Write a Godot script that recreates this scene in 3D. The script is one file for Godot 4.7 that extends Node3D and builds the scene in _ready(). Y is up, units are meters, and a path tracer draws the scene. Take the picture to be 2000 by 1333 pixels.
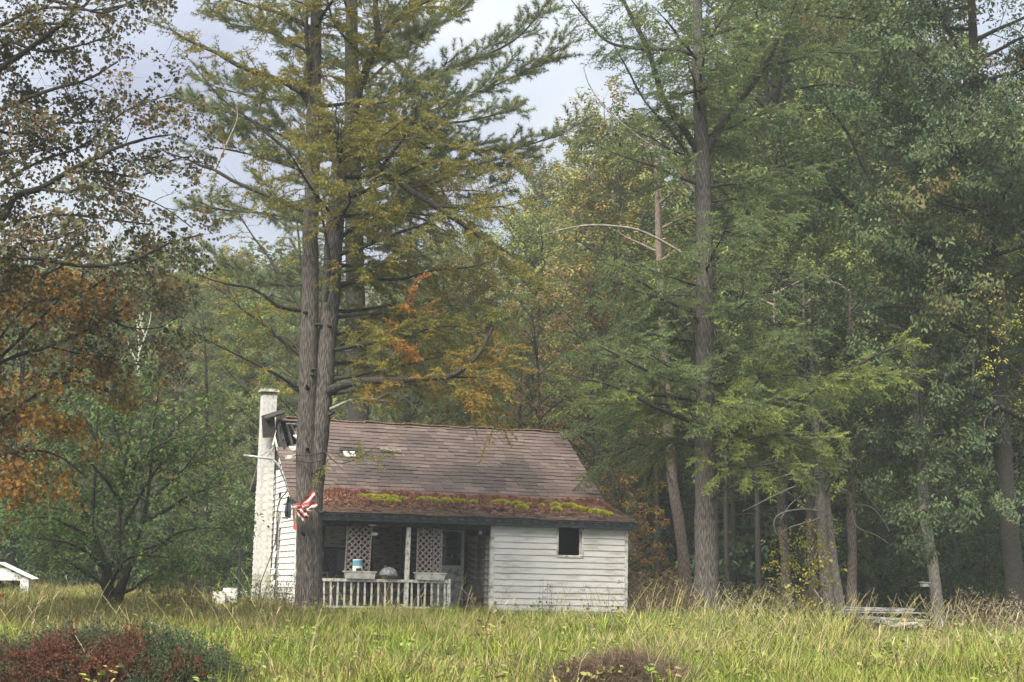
extends Node3D
# An abandoned cottage with a mossy roof between two larches, at the edge of a wood.

const EYE := 1.7
const PITCH := 8.066        # degrees the camera looks up
const FOCAL := 3200.0       # focal length in units of a picture 2000 wide
var rng := RandomNumberGenerator.new()
var taken := {}
var mats := {}
var noise_a := FastNoiseLite.new()
var noise_b := FastNoiseLite.new()
var wood_leaf := {}

# ------------------------------------------------------------------ shapes
class Shape:
	var p := PackedVector3Array()
	var n := PackedVector3Array()
	var uv := PackedVector2Array()
	var c := PackedColorArray()
	var ix := PackedInt32Array()
	var tint := Color(1, 1, 1)
	func quad(a: Vector3, b: Vector3, cc: Vector3, d: Vector3) -> void:   # clockwise seen from the front
		var nn := (cc - a).cross(b - a).normalized()
		var k := p.size()
		p.append_array([a, b, cc, d]); n.append_array([nn, nn, nn, nn]); c.append_array([tint, tint, tint, tint])
		uv.append_array([Vector2(0, 0), Vector2(a.distance_to(b), 0), Vector2(a.distance_to(b), b.distance_to(cc)), Vector2(0, b.distance_to(cc))])
		ix.append_array([k, k + 1, k + 2, k, k + 2, k + 3])
	func tri(a: Vector3, b: Vector3, cc: Vector3) -> void:
		var nn := (cc - a).cross(b - a).normalized()
		var k := p.size()
		p.append_array([a, b, cc]); n.append_array([nn, nn, nn]); c.append_array([tint, tint, tint])
		uv.append_array([Vector2(0, 0), Vector2(1, 0), Vector2(0, 1)])
		ix.append_array([k, k + 1, k + 2])
	func box(t: Transform3D, s: Vector3) -> void:
		var h := s * 0.5
		var v: Array[Vector3] = []
		for i in 8:
			v.append(t * Vector3(h.x if i & 1 else -h.x, h.y if i & 2 else -h.y, h.z if i & 4 else -h.z))
		quad(v[6], v[7], v[5], v[4]); quad(v[3], v[2], v[0], v[1])
		quad(v[7], v[3], v[1], v[5]); quad(v[2], v[6], v[4], v[0])
		quad(v[2], v[3], v[7], v[6]); quad(v[4], v[5], v[1], v[0])
	func tube(pts: PackedVector3Array, r: PackedFloat32Array, sides: int, lumps: FastNoiseLite = null, amp := 0.0) -> void:
		var k0 := p.size()
		var along := 0.0
		var m := pts.size()
		var side := Vector3.RIGHT
		for i in m:
			var t := (pts[mini(i + 1, m - 1)] - pts[maxi(i - 1, 0)]).normalized()
			if i == 0:
				side = t.cross(Vector3.UP if absf(t.y) < 0.9 else Vector3.RIGHT).normalized()
			else:
				along += pts[i].distance_to(pts[i - 1])
				side = (side - t * side.dot(t)).normalized()
			var other := t.cross(side)
			for j in sides + 1:
				var a := TAU * (j % sides) / sides
				var d := side * cos(a) + other * sin(a)
				var rr := r[i]
				if lumps:
					var q := pts[i] + d * rr
					rr += amp * (1.0 - 2.4 * absf(lumps.get_noise_3d(q.x * 9.0, q.y * 1.3, q.z * 9.0))) + amp * 1.6 * lumps.get_noise_3d(q.x * 2.0, q.y * 0.9, q.z * 2.0 + 50.0)
				p.append(pts[i] + d * rr); n.append(d); c.append(tint)
				uv.append(Vector2(float(j) / sides * maxf(1.0, roundf(TAU * r[0] * 3.0)), along))
		for i in m - 1:
			for j in sides:
				var a := k0 + i * (sides + 1) + j
				var b := a + sides + 1
				ix.append_array([a, b, a + 1, a + 1, b, b + 1])
	func leaf(pts: Array) -> void:       # a flat fan without thickness of its own: a leaf
		var k := p.size()
		for q in pts:
			p.append(q); c.append(tint)
		for i in pts.size() - 2:
			ix.append_array([k, k + i + 1, k + i + 2])
	func mesh(m: Material) -> ArrayMesh:
		var a := []
		a.resize(Mesh.ARRAY_MAX)
		a[Mesh.ARRAY_VERTEX] = p
		if n.size() == p.size(): a[Mesh.ARRAY_NORMAL] = n
		if uv.size() == p.size(): a[Mesh.ARRAY_TEX_UV] = uv
		a[Mesh.ARRAY_COLOR] = c
		a[Mesh.ARRAY_INDEX] = ix
		var am := ArrayMesh.new()
		am.add_surface_from_arrays(Mesh.PRIMITIVE_TRIANGLES, a)
		am.surface_set_material(0, m)
		return am

class Leaves:       # places of many copies of one small mesh
	var buf := PackedFloat32Array()
	var count := 0
	func put(o: Vector3, along: Vector3, up: Vector3, s: float, c: Color) -> void:
		var x := along.normalized()
		var z := x.cross(up)
		if z.length_squared() < 1e-6: z = x.cross(Vector3(0.3, 0.5, 0.8))
		z = z.normalized()
		var y := z.cross(x) * s
		x *= s; z *= s
		buf.append_array(PackedFloat32Array([x.x, y.x, z.x, o.x, x.y, y.y, z.y, o.y, x.z, y.z, z.z, o.z, c.r, c.g, c.b, 1.0]))
		count += 1

func many(called: String, l: Leaves, m: Mesh, parent: Node3D, stuff := false) -> MultiMeshInstance3D:
	if l.count == 0: return null
	var mm := MultiMesh.new()
	mm.transform_format = MultiMesh.TRANSFORM_3D
	mm.use_colors = true
	mm.mesh = m
	mm.instance_count = l.count
	mm.buffer = l.buf
	var o := MultiMeshInstance3D.new()
	o.name = called
	o.multimesh = mm
	parent.add_child(o, true)
	if stuff: o.set_meta("kind", "stuff")
	return o

# ------------------------------------------------------------------ things
func numbered(called: String) -> String:
	taken[called] = taken.get(called, -1) + 1
	return called if taken[called] == 0 else "%s_%03d" % [called, taken[called]]

func tag(o: Node3D, label: String, category: String, group := "") -> Node3D:
	o.set_meta("label", label); o.set_meta("category", category)
	if group: o.set_meta("group", group)
	return o

func thing(called: String, label: String, category: String, where := Vector3.ZERO, turn := 0.0, group := "") -> Node3D:
	var o := Node3D.new()
	o.name = numbered(called)
	add_child(o)
	o.position = where; o.rotation.y = turn
	tag(o, label, category, group)
	return o

func part(called: String, m: Mesh, parent: Node3D, t := Transform3D()) -> MeshInstance3D:
	var o := MeshInstance3D.new()
	o.name = called
	o.mesh = m
	o.transform = t
	parent.add_child(o, true)
	return o

func block(called: String, parent: Node3D, center: Vector3, size: Vector3, m: Material, b := Basis()) -> MeshInstance3D:
	var s := Shape.new()
	s.box(Transform3D(), size)
	return part(called, s.mesh(m), parent, Transform3D(b, center))

func struct(called: String, m: Mesh) -> MeshInstance3D:
	var o := part(called, m, self)
	o.set_meta("kind", "structure")
	return o

# ------------------------------------------------------------------ places
func at(x: float, y: float, d: float) -> Vector3:     # bearing and height as read off the photograph, at d metres
	var a := deg_to_rad(PITCH)
	var v := (666.5 - y) / FOCAL
	var q := Vector3((x - 1000.0) / FOCAL, v * cos(a) + sin(a), -cos(a) + v * sin(a))
	return Vector3(0, EYE, 0) + q * (d / -q.z)

func ground(x: float, z: float) -> float:
	var t := smoothstep(14.0, 40.0, -z)
	var y := t * (0.42 - 0.032 * clampf(x, -28.0, 28.0))
	var far := maxf(0.0, -z - 60.0)
	y += far * far / (far + 40.0) * (0.22 if x > 0 else 0.22 + 0.1 * minf(1.0, -x / 15.0))
	return y + 0.06 * noise_b.get_noise_2d(x * 3.0, z * 3.0)

func foot(px: float, d: float) -> Vector3:
	var q := at(px, 1120, d)
	return Vector3(q.x, ground(q.x, -d), -d)

func R(a: float, b: float) -> float: return rng.randf_range(a, b)

func pick(colors: Array, vary := 0.15) -> Color:
	var a: Color = colors[rng.randi() % colors.size()]
	var b: Color = colors[rng.randi() % colors.size()]
	var k := 1.0 + R(-vary, vary)
	var c := a.lerp(b, rng.randf())
	return Color(c.r * k, c.g * k, c.b * k)

func smooth(list: PackedVector3Array, per: int) -> PackedVector3Array:
	var out := PackedVector3Array()
	var m := list.size()
	for i in m - 1:
		for k in per:
			out.append(list[i].cubic_interpolate(list[i + 1], list[maxi(i - 1, 0)], list[mini(i + 2, m - 1)], float(k) / per))
	out.append(list[m - 1])
	return out

func taper(m: int, a: float, b: float, power := 1.0) -> PackedFloat32Array:
	var r := PackedFloat32Array()
	for i in m:
		r.append(lerpf(a, b, pow(float(i) / maxi(m - 1, 1), power)))
	return r

# ------------------------------------------------------------------ materials
func noise_tex(seed_: int, freq: float, stops: Array, fractal := FastNoiseLite.FRACTAL_FBM, size := 512, octaves := 5) -> NoiseTexture2D:
	var f := FastNoiseLite.new()
	f.seed = seed_; f.frequency = freq; f.fractal_type = fractal; f.fractal_octaves = octaves
	f.noise_type = FastNoiseLite.TYPE_SIMPLEX_SMOOTH
	var t := NoiseTexture2D.new()
	t.width = size; t.height = size; t.seamless = true; t.noise = f
	if stops:
		var g := Gradient.new()
		g.offsets = PackedFloat32Array(); g.colors = PackedColorArray()
		var off := PackedFloat32Array(); var col := PackedColorArray()
		for s in stops:
			off.append(s[0]); col.append((s[1] as Color).linear_to_srgb())
		g.offsets = off; g.colors = col
		t.color_ramp = g
	return t

func plain(lin: Color, rough := 0.85) -> StandardMaterial3D:
	var m := StandardMaterial3D.new()
	m.albedo_color = lin.linear_to_srgb(); m.roughness = rough
	return m

func noisy(tex: Texture2D, scale: Vector3, rough := 0.85, bump: Texture2D = null, relief := 0.4, triplanar := true) -> StandardMaterial3D:
	var m := StandardMaterial3D.new()
	m.albedo_texture = tex; m.roughness = rough; m.uv1_scale = scale
	if triplanar: m.uv1_triplanar = true
	if bump:
		m.heightmap_enabled = true; m.heightmap_texture = bump; m.heightmap_scale = relief
	return m

func foliage_mat(back := 0.5, rough := 0.6) -> StandardMaterial3D:
	var m := StandardMaterial3D.new()
	m.vertex_color_use_as_albedo = true
	m.roughness = rough
	m.metallic_specular = 0.35
	if back > 0.0:
		m.backlight_enabled = true; m.backlight = Color(back, back, back)
	return m

func make_materials() -> void:
	var grey := noise_tex(3, 0.02, [])
	var ridged := noise_tex(5, 0.018, [], FastNoiseLite.FRACTAL_RIDGED)
	mats.bark = noisy(noise_tex(7, 0.02, [[0.25, Color(0.022, 0.020, 0.018)], [0.48, Color(0.084, 0.072, 0.066)], [0.75, Color(0.168, 0.150, 0.143)]]), Vector3(0.9, 0.35, 1), 0.95, ridged, 2.0, false)
	mats.bark_dark = noisy(noise_tex(8, 0.03, [[0.3, Color(0.013, 0.012, 0.010)], [0.6, Color(0.033, 0.029, 0.023)], [0.8, Color(0.065, 0.065, 0.046)]]), Vector3(0.8, 0.5, 1), 0.95, grey, 1.0, false)
	mats.bark_pale = noisy(noise_tex(9, 0.03, [[0.3, Color(0.111, 0.098, 0.085)], [0.5, Color(0.238, 0.212, 0.187)], [0.75, Color(0.374, 0.348, 0.315)]]), Vector3(0.8, 0.4, 1), 0.95, grey, 1.0, false)
	mats.bark_ruddy = noisy(noise_tex(12, 0.03, [[0.3, Color(0.11, 0.085, 0.075)], [0.5, Color(0.24, 0.185, 0.16)], [0.75, Color(0.36, 0.29, 0.255)]]), Vector3(0.8, 0.4, 1), 0.95, grey, 1.0, false)
	mats.bark_dead = noisy(noise_tex(10, 0.03, [[0.3, Color(0.22, 0.2, 0.18)], [0.6, Color(0.4, 0.38, 0.35)], [0.8, Color(0.5, 0.48, 0.45)]]), Vector3(0.8, 0.6, 1), 0.9, null, 0.0, false)
	mats.leaf = foliage_mat(0.8, 0.68)
	mats.needle = foliage_mat(0.8, 0.7)
	mats.grass = foliage_mat(0.45, 0.6)
	mats.dead_leaf = foliage_mat(0.3, 0.85)
	mats.twig = plain(Color(0.05, 0.04, 0.03), 0.95)
	mats.soil = noisy(noise_tex(11, 0.02, [[0.3, Color(0.03, 0.026, 0.015)], [0.5, Color(0.055, 0.048, 0.025)], [0.7, Color(0.07, 0.075, 0.028)]]), Vector3(0.3, 0.3, 0.3), 1.0)
	mats.siding = []
	for i in 4:
		mats.siding.append(noisy(noise_tex(20 + i, 0.012, [[0.15, Color(0.442, 0.434, 0.402)], [0.36, Color(0.569, 0.560, 0.537)], [0.6, Color(0.616, 0.612, 0.592)]], FastNoiseLite.FRACTAL_FBM, 256), Vector3(0.35, 1.2, 0.35), 0.7))
	mats.siding_dirty = noisy(noise_tex(25, 0.02, [[0.2, Color(0.302, 0.311, 0.252)], [0.4, Color(0.504, 0.504, 0.454)], [0.62, Color(0.622, 0.613, 0.580)]], FastNoiseLite.FRACTAL_FBM, 256), Vector3(0.5, 1.4, 0.5), 0.8)
	mats.siding_deep_shade = noisy(noise_tex(26, 0.02, [[0.3, Color(0.007, 0.007, 0.008)], [0.55, Color(0.036, 0.037, 0.034)], [0.8, Color(0.096, 0.096, 0.087)]], FastNoiseLite.FRACTAL_FBM, 256), Vector3(0.3, 0.6, 0.3), 0.85)  # deep porch shade put into the siding colour
	mats.siding_porch_shade = noisy(noise_tex(29, 0.02, [[0.3, Color(0.09, 0.09, 0.085)], [0.55, Color(0.20, 0.20, 0.185)], [0.8, Color(0.34, 0.34, 0.31)]], FastNoiseLite.FRACTAL_FBM, 256), Vector3(0.4, 0.8, 0.4), 0.85)  # siding colour darkened to carry the milder shade inside the porch
	mats.trim = noisy(noise_tex(27, 0.02, [[0.25, Color(0.279, 0.271, 0.238)], [0.42, Color(0.508, 0.500, 0.467)], [0.65, Color(0.623, 0.615, 0.590)]], FastNoiseLite.FRACTAL_FBM, 256), Vector3(0.8, 0.8, 0.8), 0.75)
	mats.peeling = noisy(noise_tex(28, 0.03, [[0.2, Color(0.212, 0.196, 0.162)], [0.32, Color(0.425, 0.408, 0.365)], [0.5, Color(0.578, 0.570, 0.527)]], FastNoiseLite.FRACTAL_FBM, 256), Vector3(1.6, 0.9, 1.6), 0.85, grey, 0.3)
	mats.block = []
	for i in 3:
		mats.block.append(noisy(noise_tex(30 + i, 0.03, [[0.15, Color(0.294, 0.294, 0.287)], [0.35, Color(0.420, 0.420, 0.413)], [0.65, Color(0.490, 0.490, 0.483)]], FastNoiseLite.FRACTAL_FBM, 256), Vector3(0.9, 0.9, 0.9), 0.9, grey, 0.15))
	mats.block_mossy = noisy(noise_tex(34, 0.025, [[0.2, Color(0.22, 0.24, 0.17)], [0.45, Color(0.34, 0.35, 0.30)], [0.7, Color(0.45, 0.45, 0.42)]], FastNoiseLite.FRACTAL_FBM, 256), Vector3(0.9, 0.9, 0.9), 0.9, grey, 0.5)
	mats.mortar = plain(Color(0.46, 0.46, 0.44), 0.95)
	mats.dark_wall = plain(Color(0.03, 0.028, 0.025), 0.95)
	mats.sheathing = noisy(noise_tex(36, 0.03, [[0.3, Color(0.06, 0.055, 0.05)], [0.7, Color(0.2, 0.19, 0.17)]], FastNoiseLite.FRACTAL_FBM, 256), Vector3(1, 1, 1), 0.95)
	mats.char = noisy(noise_tex(37, 0.05, [[0.3, Color(0.008, 0.008, 0.009)], [0.7, Color(0.04, 0.038, 0.035)]], FastNoiseLite.FRACTAL_FBM, 256), Vector3(2, 2, 2), 0.8, grey, 0.6)
	mats.fascia = noisy(noise_tex(38, 0.03, [[0.3, Color(0.006, 0.012, 0.02)], [0.55, Color(0.012, 0.03, 0.045)], [0.8, Color(0.03, 0.055, 0.07)]], FastNoiseLite.FRACTAL_FBM, 256), Vector3(0.5, 2, 0.5), 0.6)
	mats.deck = noisy(noise_tex(39, 0.03, [[0.3, Color(0.07, 0.06, 0.05)], [0.7, Color(0.22, 0.2, 0.17)]], FastNoiseLite.FRACTAL_FBM, 256), Vector3(0.5, 2, 2), 0.95)
	mats.shingle = StandardMaterial3D.new()
	mats.shingle.vertex_color_use_as_albedo = true
	mats.shingle.roughness = 0.95
	mats.shingle.albedo_texture = noise_tex(40, 0.06, [[0.25, Color(0.45, 0.45, 0.45)], [0.55, Color(0.85, 0.85, 0.85)], [0.8, Color(1, 1, 1)]])
	mats.shingle.uv1_triplanar = true
	mats.shingle.uv1_scale = Vector3(1.4, 1.4, 1.4)
	mats.ridge = noisy(noise_tex(41, 0.04, [[0.3, Color(0.16, 0.085, 0.05)], [0.7, Color(0.36, 0.22, 0.13)]], FastNoiseLite.FRACTAL_FBM, 256), Vector3(1, 1, 1), 0.95)
	mats.moss = foliage_mat(0.2, 0.95)
	mats.lattice = noisy(noise_tex(42, 0.04, [[0.3, Color(0.12, 0.095, 0.085)], [0.7, Color(0.30, 0.26, 0.24)]], FastNoiseLite.FRACTAL_FBM, 256), Vector3(2, 2, 2), 0.9)
	mats.planter = noisy(noise_tex(43, 0.02, [[0.3, Color(0.336, 0.336, 0.304)], [0.6, Color(0.496, 0.496, 0.464)]], FastNoiseLite.FRACTAL_FBM, 256), Vector3(1, 1, 1), 0.6)
	mats.metal = noisy(noise_tex(44, 0.03, [[0.3, Color(0.10, 0.11, 0.12)], [0.7, Color(0.26, 0.28, 0.29)]], FastNoiseLite.FRACTAL_FBM, 256), Vector3(2, 2, 2), 0.55)
	mats.black = plain(Color(0.012, 0.012, 0.013), 0.6)
	mats.glass = plain(Color(0.01, 0.012, 0.014), 0.08)
	mats.bulb = plain(Color(0.65, 0.62, 0.55), 0.3)
	mats.weathered = noisy(noise_tex(45, 0.03, [[0.3, Color(0.16, 0.16, 0.155)], [0.55, Color(0.34, 0.35, 0.34)], [0.75, Color(0.5, 0.51, 0.5)]], FastNoiseLite.FRACTAL_FBM, 256), Vector3(0.4, 2, 2), 0.9)
	mats.shed = noisy(noise_tex(46, 0.02, [[0.25, Color(0.425, 0.425, 0.425)], [0.5, Color(0.637, 0.637, 0.646)]], FastNoiseLite.FRACTAL_FBM, 256), Vector3(1, 1, 1), 0.5)
	mats.white_plastic = plain(Color(0.7, 0.7, 0.68), 0.5)
	mats.blue_label = plain(Color(0.10, 0.34, 0.46), 0.5)
	mats.red = plain(Color(0.35, 0.02, 0.03), 0.5)
	mats.cloth = StandardMaterial3D.new()
	mats.cloth.vertex_color_use_as_albedo = true
	mats.cloth.roughness = 0.95
	mats.cloth.backlight_enabled = true
	mats.cloth.backlight = Color(0.25, 0.25, 0.25)

# ------------------------------------------------------------------ small leafy meshes
func larch_spray(tones: Array) -> ArrayMesh:     # a twig 0.45 m long with side shoots, all set with short needles
	var s := Shape.new()
	var shoots := [[Vector3.ZERO, Vector3(0.46, -0.03, 0)]]
	for i in 5:
		var k := 0.06 + 0.08 * i
		shoots.append([Vector3(k, -0.006 * i, 0), Vector3(k + R(0.06, 0.12), R(-0.09, 0.0), R(0.08, 0.15) * (1 if i % 2 else -1))])
	for sh in shoots:
		var a: Vector3 = sh[0]
		var b: Vector3 = sh[1]
		s.tint = Color(0.35, 0.3, 0.25)
		s.leaf([a + Vector3(0, 0.003, 0), b, a - Vector3(0, 0.003, 0)])
		var m := int(a.distance_to(b) / 0.034)
		for i in m:
			var o := a.lerp(b, (i + R(0.2, 0.9)) / m)
			for j in 4:
				s.tint = tones[rng.randi() % tones.size()] * R(0.8, 1.2)
				var d := ((b - a).normalized() * R(0.1, 0.9) + Vector3(R(-1, 1), R(-0.9, 1), R(-1, 1))).normalized() * R(0.03, 0.06)
				var w := d.cross(Vector3(R(-1, 1), R(-1, 1), R(-1, 1))).normalized() * 0.0075
				s.leaf([o - w, o + d, o + w])
	return s.mesh(mats.needle)

func pine_tuft(tones: Array) -> ArrayMesh:       # a brush of long needles round a shoot
	var s := Shape.new()
	for i in 60:
		var k := rng.randf()
		var o := Vector3(k * 0.2, 0, 0)
		var d := Vector3(R(0.1, 1.1), R(-0.75, 0.8), R(-0.8, 0.8)).normalized() * R(0.10, 0.17)
		var w := d.cross(Vector3(R(-1, 1), R(-1, 1), R(-1, 1))).normalized() * 0.0055
		s.tint = tones[rng.randi() % tones.size()] * R(0.75, 1.25)
		s.leaf([o - w, o + d, o + w])
	return s.mesh(mats.needle)

func one_leaf(s: Shape, kind: String, o: Vector3, along: Vector3, up: Vector3, z: float) -> void:
	var x := along.normalized()
	var w := x.cross(up).normalized()
	var y := w.cross(x)
	var pts := []
	var fold := 0.22
	var outline: Array
	if kind == "maple":
		outline = [[0.0, 0.0], [0.12, 0.28], [0.02, 0.5], [0.38, 0.42], [0.5, 0.62], [0.62, 0.2], [1.0, 0.0], [0.62, -0.2], [0.5, -0.62], [0.38, -0.42], [0.02, -0.5], [0.12, -0.28]]
	elif kind == "oak":
		outline = [[0.0, 0.0], [0.22, 0.16], [0.34, 0.10], [0.5, 0.27], [0.62, 0.12], [0.78, 0.2], [1.0, 0.0], [0.78, -0.2], [0.62, -0.12], [0.5, -0.27], [0.34, -0.10], [0.22, -0.16]]
	else:
		outline = [[0.0, 0.0], [0.3, 0.26], [0.65, 0.22], [1.0, 0.0], [0.65, -0.22], [0.3, -0.26]]
	for q in outline:
		pts.append(o + (x * float(q[0]) + w * float(q[1]) + y * (absf(float(q[1])) * fold - 0.18 * float(q[0]) * float(q[0]))) * z)
	s.leaf(pts)

func leaf_bunch(kind: String, n: int, size: float, reach: float, tones: Array, droop := 0.35, mat: Material = null) -> ArrayMesh:
	var s := Shape.new()
	s.tint = Color(0.3, 0.25, 0.2)
	s.leaf([Vector3(0, 0.004, 0), Vector3(reach * 0.9, 0, 0), Vector3(0, -0.004, 0)])
	for i in n:
		var o := Vector3(R(0.05, 1.0) * reach, R(-0.35, 0.35) * reach, R(-0.5, 0.5) * reach)
		var d := Vector3(R(-0.3, 1.0), R(-0.5, 0.3) - droop, R(-1, 1))
		s.tint = tones[rng.randi() % tones.size()] * R(0.7, 1.25)
		one_leaf(s, kind, o, d, Vector3(R(-0.5, 0.5), 1, R(-0.5, 0.5)), size * R(0.65, 1.2))
	return s.mesh(mat if mat else mats.leaf)

# ------------------------------------------------------------------ growing
# A tree under way: {node, wood (Shape), sets (Array of Leaves), meshes}
func new_tree(node: Node3D, meshes: Array, bark: Material) -> Dictionary:
	var t := {"node": node, "meshes": meshes, "sets": [], "bark": bark, "limb_bark": mats.bark_dark if bark == mats.bark else bark, "wood": Shape.new()}
	for m in meshes: t.sets.append(Leaves.new())
	return t

func end_tree(t: Dictionary, called := "foliage") -> void:
	if (t.wood as Shape).p.size(): part("branches", (t.wood as Shape).mesh(t.limb_bark), t.node).set_meta("kind", "stuff")
	for i in t.meshes.size():
		many(called, t.sets[i], t.meshes[i], t.node, true)

func put_leaf(t: Dictionary, o: Vector3, d: Vector3, up: Vector3, s: float, c: Color) -> void:
	(t.sets[rng.randi() % t.sets.size()] as Leaves).put(o, d, up, s, c)

# spec: steps (metre between children per level), len, out, fwd, lift, droop, start, gap, size, tint (colours), bare (share without leaves), levels
func sprout(t: Dictionary, s: Shape, pts: PackedVector3Array, r0: float, spec: Dictionary, level := 0) -> void:
	var total := 0.0
	for i in pts.size() - 1: total += pts[i].distance_to(pts[i + 1])
	if total < 0.05: return
	var next: float = spec.start[level] * total
	var along := 0.0
	var flip := 1.0
	for i in pts.size() - 1:
		var seg := pts[i].distance_to(pts[i + 1])
		var tan_ := (pts[i + 1] - pts[i]).normalized()
		while next <= along + seg:
			var k := next / total
			var o := pts[i].lerp(pts[i + 1], (next - along) / maxf(seg, 1e-5))
			next += spec.steps[level] * R(0.6, 1.4)
			flip = -flip
			var side := tan_.cross(Vector3.UP)
			if side.length() < 0.25: side = Vector3(R(-1, 1), 0, R(-1, 1))
			side = side.normalized().rotated(tan_, R(-1, 1) * spec.roll) * flip
			var d: Vector3 = (tan_ * spec.fwd * R(0.6, 1.3) + side * spec.out + Vector3.UP * (spec.lift + R(-0.2, 0.2))).normalized()
			var l: float = spec.len[level] * R(0.55, 1.15) * (1.0 - spec.taper * k)
			var m := 4
			var line := PackedVector3Array()
			for j in m:
				var q := float(j) / (m - 1)
				line.append(o + d * l * q - Vector3.UP * spec.droop * l * q * q + Vector3(R(-1, 1), R(-1, 1), R(-1, 1)) * 0.05 * l * q)
			var rr: float = maxf(0.0035, minf(r0 * lerpf(0.5, 0.2, k), l * 0.012))
			s.tube(line, taper(m, rr, 0.002), 3)
			if level + 1 < spec.levels:
				sprout(t, s, line, rr, spec, level + 1)
			if rng.randf() > spec.bare:
				var g: float = spec.gap
				var n := maxi(1, int(l / g))
				var from: float = spec.get("leaf_from", 0.15)
				for j in n:
					var q := from + (1.0 - from) * (j + R(0.3, 1.0)) / n
					var f := q * (m - 1)
					var a := mini(int(f), m - 2)
					var pp := line[a].lerp(line[a + 1], f - a)
					var dd := ((line[a + 1] - line[a]).normalized() + Vector3(R(-1, 1), R(-1, 1) - spec.hang, R(-1, 1)) * 0.5).normalized()
					put_leaf(t, pp, dd, Vector3(R(-0.4, 0.4), 1, R(-0.4, 0.4)), spec.size * R(0.7, 1.25), pick(spec.tint))
		along += seg

# a limb read off the photograph: [x, y, metres nearer(-) or farther(+) than the trunk] ...
func trace(list: Array, d: float, per := 5) -> PackedVector3Array:
	var q := PackedVector3Array()
	for v in list: q.append(at(v[0], v[1], d + (v[2] if v.size() > 2 else 0.0)))
	return smooth(q, per)

func limb(t: Dictionary, list: Array, d: float, r0: float, r1: float, spec: Dictionary, grow := true, called := "limb") -> void:
	var pts := trace(list, d)
	var s := Shape.new()
	s.tube(pts, taper(pts.size(), r0, r1, 0.8), 9, noise_a, r0 * 0.1)
	if grow: sprout(t, s, pts, r0, spec)
	part(called, s.mesh(t.limb_bark if called == "limb" else mats.bark_dead if called == "bare_twig" else mats.bark_pale), t.node)

func trunk(t: Dictionary, list: Array, d: float, radii: Array, sides := 36, amp := 0.016) -> PackedVector3Array:
	var pts := trace(list, d, 28)
	var r := PackedFloat32Array()
	var m := pts.size()
	for i in m:
		var f := float(i) / (m - 1) * (radii.size() - 1)
		var a := mini(int(f), radii.size() - 2)
		r.append(lerpf(radii[a], radii[a + 1], f - a))
	var s := Shape.new()
	s.tube(pts, r, sides, noise_a, amp)
	part("trunk", s.mesh(t.bark), t.node)
	return pts

func auto_limbs(t: Dictionary, stem: PackedVector3Array, n: int, from: float, to: float, length: Array, rise: float, r0: float, spec: Dictionary, sway := 0.0, facing := Vector2(-PI, PI)) -> void:
	for i in n:
		var k := lerpf(from, to, (i + R(0.1, 0.9)) / n)
		var f := k * (stem.size() - 1)
		var a := mini(int(f), stem.size() - 2)
		var o := stem[a].lerp(stem[a + 1], f - a)
		var az := R(facing.x, facing.y)
		var h := Vector3(sin(az), 0, cos(az))
		var l := lerpf(length[0], length[1], (float(i) + 0.5) / n) * R(0.7, 1.15)
		var pts := PackedVector3Array()
		for j in 6:
			var q := j / 5.0
			pts.append(o + h * l * q + Vector3.UP * l * (rise * q + sway * q * q) + Vector3(R(-1, 1), R(-1, 1), R(-1, 1)) * 0.04 * l * q)
		pts = smooth(pts, 3)
		(t.wood as Shape).tube(pts, taper(pts.size(), r0, 0.006), 6)
		sprout(t, t.wood, pts, r0, spec)

# ------------------------------------------------------------------ the cottage
var home := Transform3D()
const UP6 := 0.159

func clap(wall: Node3D, turn: float, origin: Vector3, a: float, b: float, y: float, m: Material, skew := 0.0, called := "siding_board") -> void:
	if b - a < 0.03: return
	var bs := Basis(Vector3.UP, turn)
	var o := origin + bs.x * (a + b) * 0.5 + Vector3(0, y + 0.084, 0) + bs.z * (0.0175 + R(0, 0.003))
	block(called, wall, o, Vector3(b - a, 0.178 + R(-0.002, 0.002), 0.014), m, bs * Basis(Vector3.BACK, skew + R(-0.0015, 0.0015)) * Basis(Vector3.RIGHT, -0.135))

func clad(wall: Node3D, turn: float, origin: Vector3, a: float, b: float, y0: float, rows: int, holes: Array, choose: Callable) -> void:
	for i in rows:
		var y := y0 + UP6 * i
		var cuts := [[a, b]]
		for h in holes:
			if y + UP6 * 0.6 > h[2] and y + UP6 * 0.4 < h[3]:
				var next := []
				for c in cuts:
					if h[1] <= c[0] or h[0] >= c[1]: next.append(c)
					else:
						next.append([c[0], h[0]]); next.append([h[1], c[1]])
				cuts = next
		for c in cuts: clap(wall, turn, origin, c[0], c[1], y, choose.call(i))

func panel_with_holes(s: Shape, t: Transform3D, a: float, b: float, y0: float, y1: float, holes: Array, thick: float) -> void:
	var x := a
	for h in holes:
		s.box(t * Transform3D(Basis(), Vector3((x + h[0]) * 0.5, (y0 + y1) * 0.5, -thick * 0.5)), Vector3(h[0] - x, y1 - y0, thick))
		if h[2] > y0 + 0.01: s.box(t * Transform3D(Basis(), Vector3((h[0] + h[1]) * 0.5, (y0 + h[2]) * 0.5, -thick * 0.5)), Vector3(h[1] - h[0], h[2] - y0, thick))
		s.box(t * Transform3D(Basis(), Vector3((h[0] + h[1]) * 0.5, (h[3] + y1) * 0.5, -thick * 0.5)), Vector3(h[1] - h[0], y1 - h[3], thick))
		x = h[1]
	s.box(t * Transform3D(Basis(), Vector3((x + b) * 0.5, (y0 + y1) * 0.5, -thick * 0.5)), Vector3(b - x, y1 - y0, thick))

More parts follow.
